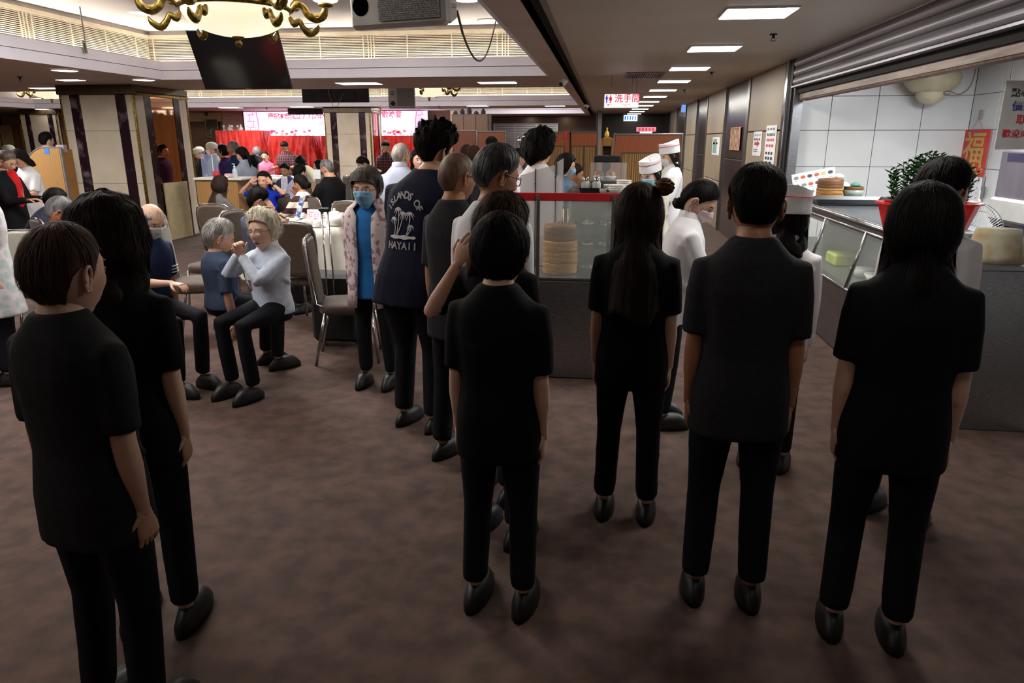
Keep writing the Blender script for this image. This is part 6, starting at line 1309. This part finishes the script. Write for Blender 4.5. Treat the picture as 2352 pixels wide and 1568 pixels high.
# --- behind the glass case ---
apron = cloth('apron', (206,198,180))
Q[32] = person('cook in paper hat and blue mask bending over the trays',1494,402,6.7,face=140,hpitch=20,lean=10,shirt=apron,arms=('front','front'),sleeves=1,hair=m(bob,T=.008,Ts=.016,L=.07,seed=13),hairm=BLK,mask=maskb,hat='chef',collar=cloth('green',(30,90,70)))
Q[31] = person('cook in paper hat and white mask standing against the stone wall',1537,360,7.9,face=112,hpitch=14,shirt=wht,arms=('front','front'),sleeves=1,hair=m(bob,T=.008,Ts=.016,L=.05,seed=14,fringe=.8),hairm=DBR,mask=maskw,hat='chef',collar=wht)
Q[28] = person('man with bushy curly black hair and white shirt behind the clear screen',1241,349,5.75,lod=2,face=-25,hyaw=-15,shirt=wht,sleeves=1,skin=skin_m,hair=dict(T=.068,Ts=.06,curl=.032,strands=5000,zn=-.13,over_ear=1,seed=15,fringe=.9,lift=2),hairm=BLK)
Q[29] = person('woman with black hair and light blue mask beside the clear screen',1299,384,7.3,face=-70,hyaw=-10,hpitch=8,shirt=cloth('bluegrey',(96,120,140)),hair=m(bob,T=.03,Ts=.024,L=.03,seed=16),hairm=BLK,mask=maskb)
Q[30] = person('woman with swept back hair looking right beside the glass food warmer',1320,402,7.9,face=-75,hyaw=-12,hpitch=12,shirt=cloth('denim',(80,100,120)),skin=skin_d,hair=m(short,T=.012,Ts=.012,bun=(0,-.11,.02,.035),seed=17),hairm=DBR)
Q[311] = person('small person with dark hair and pink top left of the chrome cup rack',1191,364,9.6,face=-60,shirt=cloth('palepink',(206,180,186)),hair=short,hairm=BLK)
Q[312] = person('dark haired person whose crown shows above the cream panel partition',1129,337,10.4,face=0,shirt=blk,hair=m(short,T=.034),hairm=BLK)
Q[313] = person('brown haired person in front of the cream panel partition, behind the buzz cut man',1088,357,10.0,face=20,shirt=dgrey,hair=m(bob,T=.03),hairm=BRN)
Q[314] = person('brown haired person far back, left of the partition panels',1071,352,10.7,face=-20,shirt=blk,hair=m(short,T=.02),hairm=BRN)
Q[22] = person('old man with thin grey hair in pale blue shirt, seen from behind',921,358,6.6,face=-12,hyaw=-12,w=1.08,shirt=cloth('paleblue',(190,198,222)),skin=skin_l,hair=m(buzz,T=.002,Ts=.007,strands=500,zn=-.05),hairm=greyhair((120,112,106),(176,166,158)),glasses=chrome,collar=cloth('paleblue2',(196,204,226)))
floral = mat('floral_cloth', (214,198,198), .85, rgb2=(160,128,136), scale=26, lo=.52, hi=.60, detail=1, spec=.2)
Q[21] = person('elderly woman with glasses and blue mask in floral cardigan',842,436,4.4,face=176,w=.92,hs=1.04,shirt=cloth('skyblue',(48,120,190)),skin=skin_l,hair=m(bob,T=.034,Ts=.024,L=0,zn=-.07,rough=.006,strands=1500,zf=.05,seed=18,fringe=.9),hairm=greyhair((40,34,30),(88,78,70)),glasses=gold,mask=maskb,neckz=-.01)
# --- seated, near left ---
Q[39] = person('old person with silver hair seen from behind beside the white haired woman',503,547,4.5,face=-40,pose='sit',hyaw=-10,hpitch=18,shirt=cloth('bluegrey2',(70,84,110)),skin=skin_m,hair=m(short,T=.024,Ts=.018,strands=1800,seed=19,rough=.005),hairm=LGR)
Q[40] = person('white haired old woman in glasses with hands clasped before her',605,532,4.35,face=158,pose='sit',hyaw=8,hroll=4,hpitch=-3,shirt=cloth('palecheck',(206,214,226),rgb2=(184,196,214),scale=30),sleeves=1,skin=skin_l,hs=1.03,
   arms=(((-.2,.8,-.55),(-.085,.13,-.135),(.9,.2,.1),(-.1,.25,1),.8),((.45,.7,-.5),(.135,.10,-.14),(-.9,.2,.1),(-.15,.3,1),.8)),
   hair=m(bob,T=.038,Ts=.03,L=0,zn=-.08,strands=3000,zf=.066,seed=20,curl=.018,lift=1.2),hairm=WHH,glasses=gold,collar=wht)
Q[3] = person('grey crew cut man in red shirt and glasses seated facing away',138,489,4.7,face=-38,pose='sit',hyaw=-14,hpitch=14,shirt=cloth('coral',(214,74,66)),skin=skin_d,hair=m(buzz,T=.009,Ts=.005,strands=500,zn=-.05),hairm=greyhair((70,68,70),(118,116,118)),glasses=black)
Q[4] = person('man with black hair in dark navy shirt bent forward, behind the grey crew cut man',126,462,6.2,face=-60,pose='sit',lean=34,hpitch=25,shirt=cloth('navy2',(36,38,54)),sleeves=.6,hair=m(short,T=.02),hairm=BLK)
Q[9] = person('balding man in navy polo with white sleeve stripes',346,508,4.2,face=-108,pose='sit',hyaw=-2,hpitch=22,lean=12,arms=('down','table'),shirt=cloth('polo',(40,52,84)),skin=skin_l,hair=m(buzz,bald=1,T=.01,Ts=.012,strands=500),hairm=GRY,glasses=chrome,mask=maskw)
Q[5] = person('elderly woman in open black jacket over red top with lanyard, far left',14,372,7.2,face=-82,hpitch=24,w=1.1,arms=('front','front'),sleeves=1,shirt=blk,skin=skin_m,hair=m(short,T=.018,Ts=.014),hairm=greyhair((70,58,52),(104,92,84)),glasses=gold)
Q[6] = person('woman in white tee with black hair leaning over at far left',46,366,8.1,face=170,hpitch=34,lean=12,shirt=wht,arms=('front','front'),skin=skin_m,hair=m(bob,T=.02,Ts=.018,L=.07,amin=95),hairm=BLK,mask=None)
Q[7] = person('man with thick black hair standing behind the light wood podium',108,324,10.3,face=-20,shirt=blk,hair=m(short,T=.03,Ts=.02),hairm=BLK)
Q[8] = person('person in pale floral dress cut off by the left edge',-50,400,4.2,face=-50,shirt=mat('floral_pale',(176,190,186),.8,rgb2=(214,206,214),scale=18,kind='voronoi'),dress=True,hair=bob,hairm=GRY)
Q[81] = person('person in light cap far behind the black jacket woman',21,349,12.2,face=200,shirt=dgrey,hair=short,hairm=BLK,hat='cap')
# --- middle distance, seated ---
Q[14] = person('man with fade haircut in blue grey tee resting fingers on his temple',592,463,6.1,face=-25,pose='sit',hyaw=-22,hpitch=20,w=1.15,sleeves=.45,skin=skin_m,shirt=cloth('steelblue',(92,98,122),bump=.5,scale=90),
   arms=('table',((.35,.85,-.35),(.10,.035,-.06),(-.9,-.1,.1),(-.25,-.15,1),.25)),hair=m(short,T=.02,Ts=.005,strands=1500,zs=.01),hairm=BLK)
Q[12] = person('woman with long dark hair in grey tee seated with her back turned',508,428,8.2,face=-30,pose='sit',lean=6,arms=('table','table'),shirt=cloth('greytee',(92,90,88)),hair=m(long_,T=.022,Ts=.024,L=.26,strands=1600,flare=.3,taper=0,back=2.0,seed=22),hairm=DBR)
Q[13] = person('laughing woman in royal blue top with both hands on her forehead',607,416,9.0,face=172,pose='sit',hyaw=6,hpitch=2,shirt=cloth('royal',(18,44,170)),sleeves=.45,skin=skin_m,
   arms=(((.95,.5,.12),(.055,.09,.07),(-.3,-1,0),(-.75,-.1,.55),.35),((.95,.5,.12),(.055,.09,.07),(-.3,-1,0),(-.75,-.1,.55),.35)),hair=m(long_,T=.02,Ts=.02,L=.22,zf=.072,amin=78),hairm=BLK)
Q[16] = person('man in blue grey shirt seated facing us over a menu',655,392,11.6,face=178,pose='sit',hpitch=14,w=1.1,arms=('front','front'),shirt=cloth('slate',(74,84,112)),skin=skin_m,hair=m(short,T=.02),hairm=BLK)
Q[17] = person('person with black hair in lavender shirt, back turned beside the man in black tee',690,398,9.9,face=-30,pose='sit',lean=20,shirt=cloth('lavender',(180,176,212)),hair=m(short,T=.024,Ts=.02,zn=-.11),hairm=BLK)
stripe = mat('striped_knit', (222,214,200), .85, rgb2=(58,20,26), scale=2.2, kind='bands', lo=.49, hi=.51)
Q[18] = person('woman with black bun in cream and maroon striped sweater',690,424,8.4,face=62,pose='sit',hyaw=10,arms=('table',((.2,.75,-.55),(.05,.22,-.09),(-.5,-.4,.3),(-.1,-.2,1),.5)),sleeves=1,shirt=stripe,skin=skin_d,hair=m(short,T=.014,Ts=.012,bun=(0,-.105,.0,.048),zn=-.05,strands=900),hairm=BLK)
Q[19] = person('man in black tee with white back print seated facing left',752,387,8.9,face=70,pose='sit',hpitch=24,w=1.12,arms=('phone','phone'),shirt=blk,skin=skin_m,hair=m(buzz,T=.008,Ts=.004),hairm=GRY)
Q[191] = person('person raising a phone behind the man in black tee',733,384,11.9,face=100,pose='sit',arms=('phone','phone'),shirt=cloth('paleolive',(150,150,130)),hair=m(bob,T=.02),hairm=BLK)
Q[20] = person('man with glasses in black jacket looking down at the foot of the rear column',835,377,11.3,face=120,pose='sit',hpitch=32,lean=10,arms=('phone','phone'),shirt=blk,skin=skin_m,hair=m(short,T=.024,fringe=.7),hairm=BLK,glasses=black)
# --- group standing at the counter ---
Q[101] = person('person in cream cap behind the clear acrylic shield',458,353,13.4,face=140,hpitch=20,shirt=dgrey,hair=short,hairm=GRY,hat='cap')
Q[102] = person('person in knitted white beanie and mask by the counter',486,344,12.9,face=130,shirt=cloth('palegreen',(150,164,150)),hair=m(short,T=.008),hairm=GRY,hat='beanie',mask=maskw)
Q[103] = person('woman in purple top in profile at the counter',512,349,12.0,face=92,shirt=cloth('purple',(60,34,90)),skin=skin_m,hair=m(bob,T=.026,Ts=.02,L=0),hairm=BLK)
Q[104] = person('grey haired man in dark blue tee looking left at the counter',536,342,11.1,face=88,hyaw=8,w=1.12,shirt=cloth('darkblue',(26,48,84)),skin=skin_d,hair=m(short,T=.012,Ts=.008),hairm=GRY)
Q[105] = person('waitress with ponytail in pale grey blue shirt and black skirt',557,358,9.9,face=62,hpitch=16,arms=('front','front'),sleeves=.9,shirt=cloth('waitress',(150,158,176)),skin=skin_l,hair=m(short,T=.02,Ts=.014,tail=.17),hairm=BLK,collar=cloth('waitress2',(160,168,186)))
# --- far diners ---
Q[106] = person('dark haired person in olive top seated behind the waitress',582,372,11.9,face=-20,pose='sit',shirt=cloth('olive',(120,120,70)),hair=m(bob,T=.02),hairm=BLK)
Q[107] = person('grey haired person behind the olive top person',590,350,15.6,face=30,shirt=dgrey,hair=m(bob,T=.02),hairm=GRY)
Q[108] = person('child in pink and white top with dark hair',609,359,15.1,face=190,pose='stand',hs=.9,shirt=cloth('pinktop',(214,120,150)),hair=m(short,T=.012),hairm=BLK)
plaid = mat('plaid', (28,18,24), .85, rgb2=(120,60,70), scale=6, kind='plaid', lo=.86, hi=.95)
Q[109] = person('man in dark plaid shirt looking down before the red draped tables',654,337,15.3,face=178,hpitch=38,w=1.12,arms=('front','front'),shirt=plaid,skin=skin_d,hair=m(short,T=.016),hairm=BLK)
Q[110] = person('person in cream top bending over beside the plaid shirt man',690,372,12.9,face=70,lean=40,hpitch=20,shirt=cloth('creamtop',(214,206,180)),arms=('front','front'),hair=m(bob,T=.02),hairm=BLK,mask=maskb)
Q[111] = person('woman in plaid with black hair at the gold edge of the rear column',886,338,13.6,face=190,hpitch=25,shirt=plaid,arms=('front','front'),hair=m(short,T=.02),hairm=BLK)
Q[112] = person('dark haired person between the old man and the navy tee man',961,368,8.6,face=-150,pose='stand',shirt=dgrey,hair=m(bob,T=.03,Ts=.024,L=.05),hairm=BLK)
Q[113] = person('person in cream blouse with long hair before the brown hallway',377,344,13.6,face=-120,shirt=cloth('creamb',(200,186,150)),skin=skin_m,hair=m(bob,T=.02,L=.15),hairm=BLK)
vox_objects()
# ---------- worn extras ----------
def kid(q, nm): return next(c for c in Q[q]['root'].children if c.name.split('.')[0] == nm)
def local_print(q, mesh_objs):
    for o in mesh_objs:
        o.parent = Q[q]['root']; sw = o.modifiers.new('s','SHRINKWRAP'); sw.target = kid(q,'shirt'); sw.wrap_method = 'PROJECT'; sw.use_project_y = True; sw.use_project_x = False; sw.use_project_z = False; sw.use_negative_direction = False; sw.use_positive_direction = True; sw.offset = .004
prn = mat('print_white', (206,206,206), .8, rgb2=(190,190,192))
p = Q[23]; B = p['NB']; M0 = Matrix.Translation((B.x-.055, B.y-.34, B.z-.235)) @ Matrix(((1,0,0,0),(0,0,-1,0),(0,1,0,0),(0,0,0,1)))
objs = []
for i, ch in enumerate('ISLANDS OF'):
    if ch == ' ': continue
    a = math.radians(62-i*124/9); M_ = M0 @ Matrix.Translation((.118*math.sin(-a), .118*math.cos(a)*1.05+.0, 0)) @ Matrix.Rotation(a,4,'Z')
    objs.append(text('letter', ch, M_, .052, prn, bold=.035))
for i, ch in enumerate('HAYAII'): objs.append(text('letter', ch, M0 @ Matrix.Translation((-.085+i*.034,-.140,0)), .052, prn, bold=.035))
pm = MB()
def strip(pts, w0, w1):
    n = len(pts)
    for k in range(n-1):
        a, b = Vector((*pts[k],0)), Vector((*pts[k+1],0)); d = (b-a).normalized(); nn = Vector((-d.y,d.x,0)); wa = w0+(w1-w0)*k/(n-1); wb = w0+(w1-w0)*(k+1)/(n-1)
        pm.add([M0@(a-nn*wa),M0@(a+nn*wa),M0@(b+nn*wb),M0@(b-nn*wb)],[(0,1,2,3)])
for (bx,by,tx,ty,sc) in ((-.055,-.085,-.065,.005,.8),(-.04,-.08,-.035,.055,1),(-.035,-.08,.0,.035,.9),(.03,-.08,.045,.035,1),(.035,-.08,.055,-.03,.7)):
    strip([(bx+(tx-bx)*t+.008*math.sin(3*t),by+(ty-by)*t) for t in [k/6 for k in range(7)]],.0028,.0018)
    for k in range(8):
        a = k*.785+.2; strip([(tx+math.cos(a)*.034*sc*t, ty+math.sin(a)*.022*sc*t-.022*sc*t*t) for t in [q/4 for q in range(5)]],.0045*sc,.0008)
for k in range(20):
    x0_ = -.088+k*.0088; x1_ = x0_+.0088; t_ = lambda x: .014*math.sqrt(max(0,1-(x/.09)**2))*(1+.35*math.sin(x*90)); pm.add([M0@Vector((x0_,-.096-t_(x0_)*.5,0)),M0@Vector((x1_,-.096-t_(x1_)*.5,0)),M0@Vector((x1_,-.09+t_(x1_)*.5,0)),M0@Vector((x0_,-.09+t_(x0_)*.5,0))],[(0,1,2,3)])
objs.append(pm.build('palm_print', prn)); local_print(23, objs)
# black bag strap over the white tee
p = Q[25]; sh = p['SH'][0]; st_ = MB(); pts = [p['NB']+Vector((.07,-.03,.01)),p['NB']+Vector((.02,-.095,-.06)),p['NB']+Vector((-.04,-.125,-.18)),p['NB']+Vector((-.11,-.135,-.30)),p['NB']+Vector((-.18,-.11,-.42))]
st_.tube(pts,[.02]*5,10,flat=.25,up=(1,0,0)).build('bag_strap', blk, p['root'], True)
# open floral cardigan, a shell over the blue top
p = Q[21]; hp, u = p['hip'], p['u']; s_ = p['s']; R_ = []
for t,a,b in ((-.22,.20,.155),(-.1,.19,.15),(0,.187,.145),(.14,.178,.137),(.28,.184,.137),(.38,.192,.132),(.455,.192,.113),(.505,.162,.098),(.54,.112,.085),(.575,.085,.080)):
    c = hp+u*t*(p['NB']-hp).length/.55; g = .30+.25*(t<.2)*(.2-t)+(.28 if t>.5 else 0)
    R_.append([c+Vector((math.sin(x)*a*s_*1.04,math.cos(x)*b*s_*1.06,0)) for x in [g+(2*math.pi-2*g)*k/28 for k in range(29)]])
cg = MB().rings(R_, False, closed=False)
for sh,e,wr,pn,q,a in p['A']: cg.tube([sh+Vector((-q*.04,0,.005)),sh+Vector((q*.008,0,0)),sh.lerp(e,.5),e,e.lerp(wr,.5),wr],[.055,.066,.062,.056,.05,.042],12)
o = cg.build('cardigan', floral, p['root'], True); o.modifiers.new('s','SOLIDIFY').thickness = .006
# red top and lanyard of the black jacket woman, white stripes on the polo sleeve, white print on black tee
p = Q[5]; MB().ell(tuple(p['hip']+p['u']*.27+Vector((0,.045,0))),(.10,.10,.26),16,12).build('red_top', cloth('redtop',(190,30,34)), p['root'], True)
MB().tube([p['NB']+Vector((-.05,.05,.02)),p['NB']+Vector((-.03,.13,-.15)),p['NB']+Vector((0,.15,-.3)),p['NB']+Vector((.03,.13,-.15)),p['NB']+Vector((.05,.05,.02))],.005,5).build('lanyard', cloth('lany',(200,160,120)), p['root'])
p = Q[9]; sh,e,wr,pn,q,a = p['A'][1]
sh2,e2,wr2 = p['A'][0][:3]
for S_,E_ in ((sh,e),(sh2,e2)):
    for k in range(3): c = S_.lerp(E_,.55+.09*k); d = (E_-S_).normalized(); n_ = Vector((0,1,0)); n_ = (n_-d*n_.dot(d)).normalized(); MB().tube([c+(n_*math.cos(t)+d.cross(n_)*math.sin(t))*.068*p['s'] for t in [x*.5 for x in range(14)]],.004,4).build('sleeve_stripe', wht, p['root'])
p = Q[19]; MB().tube([p['hip']+p['u']*.34+Vector((.17,-.02,.05)),p['hip']+p['u']*.36+Vector((.165,.0,-.06)),p['hip']+p['u']*.3+Vector((.17,.02,-.12))],.012,6).build('white_print', prn, p['root'])
# skirt of the waitress, phones, watch
p = Q[105]; MB().lathe([(.16,.98),(.175,.85),(.18,.6),(.17,.42)],(0,0,0),20,sy=.8).build('skirt', blk, p['root'], True)
def held(q, i, label):
    p = Q[q]; wr = p['A'][i][2]; R = Matrix.Rotation(p['fz'],4,'Z'); c = p['base']+(R@(wr+Vector((0,.10,.07)))); c2 = Vector(c)
    o = MB().bbox((-.037,-.004,-.075),(.037,.004,.075),.003).build('phone', black); o.location = c2; o.rotation_euler = (-.5,0,p['fz']); MB().box((-.033,-.0055,-.07),(.033,-.0045,.07)).build('display', mat('phone_lit',(200,205,220),.3,emit=.7), o); tag(o,label,'phone')
held(191,1,'phone held up behind the man in black tee'); held(20,1,'phone in the hands of the man by the rear column')
p = Q[13]; e,wr = p['A'][0][1],p['A'][0][2]; c = e.lerp(wr,.82); d = (wr-e).normalized(); n_ = d.orthogonal().normalized()
MB().tube([c+(n_*math.cos(t)+d.cross(n_)*math.sin(t))*.031 for t in [x*.45 for x in range(15)]],.007,6).ell(tuple(c+n_*.036),(.018,.018,.018),10,6).build('wristwatch', black, p['root'], True)
# raised finger before the tousled hair woman belongs to the white tee man's hand
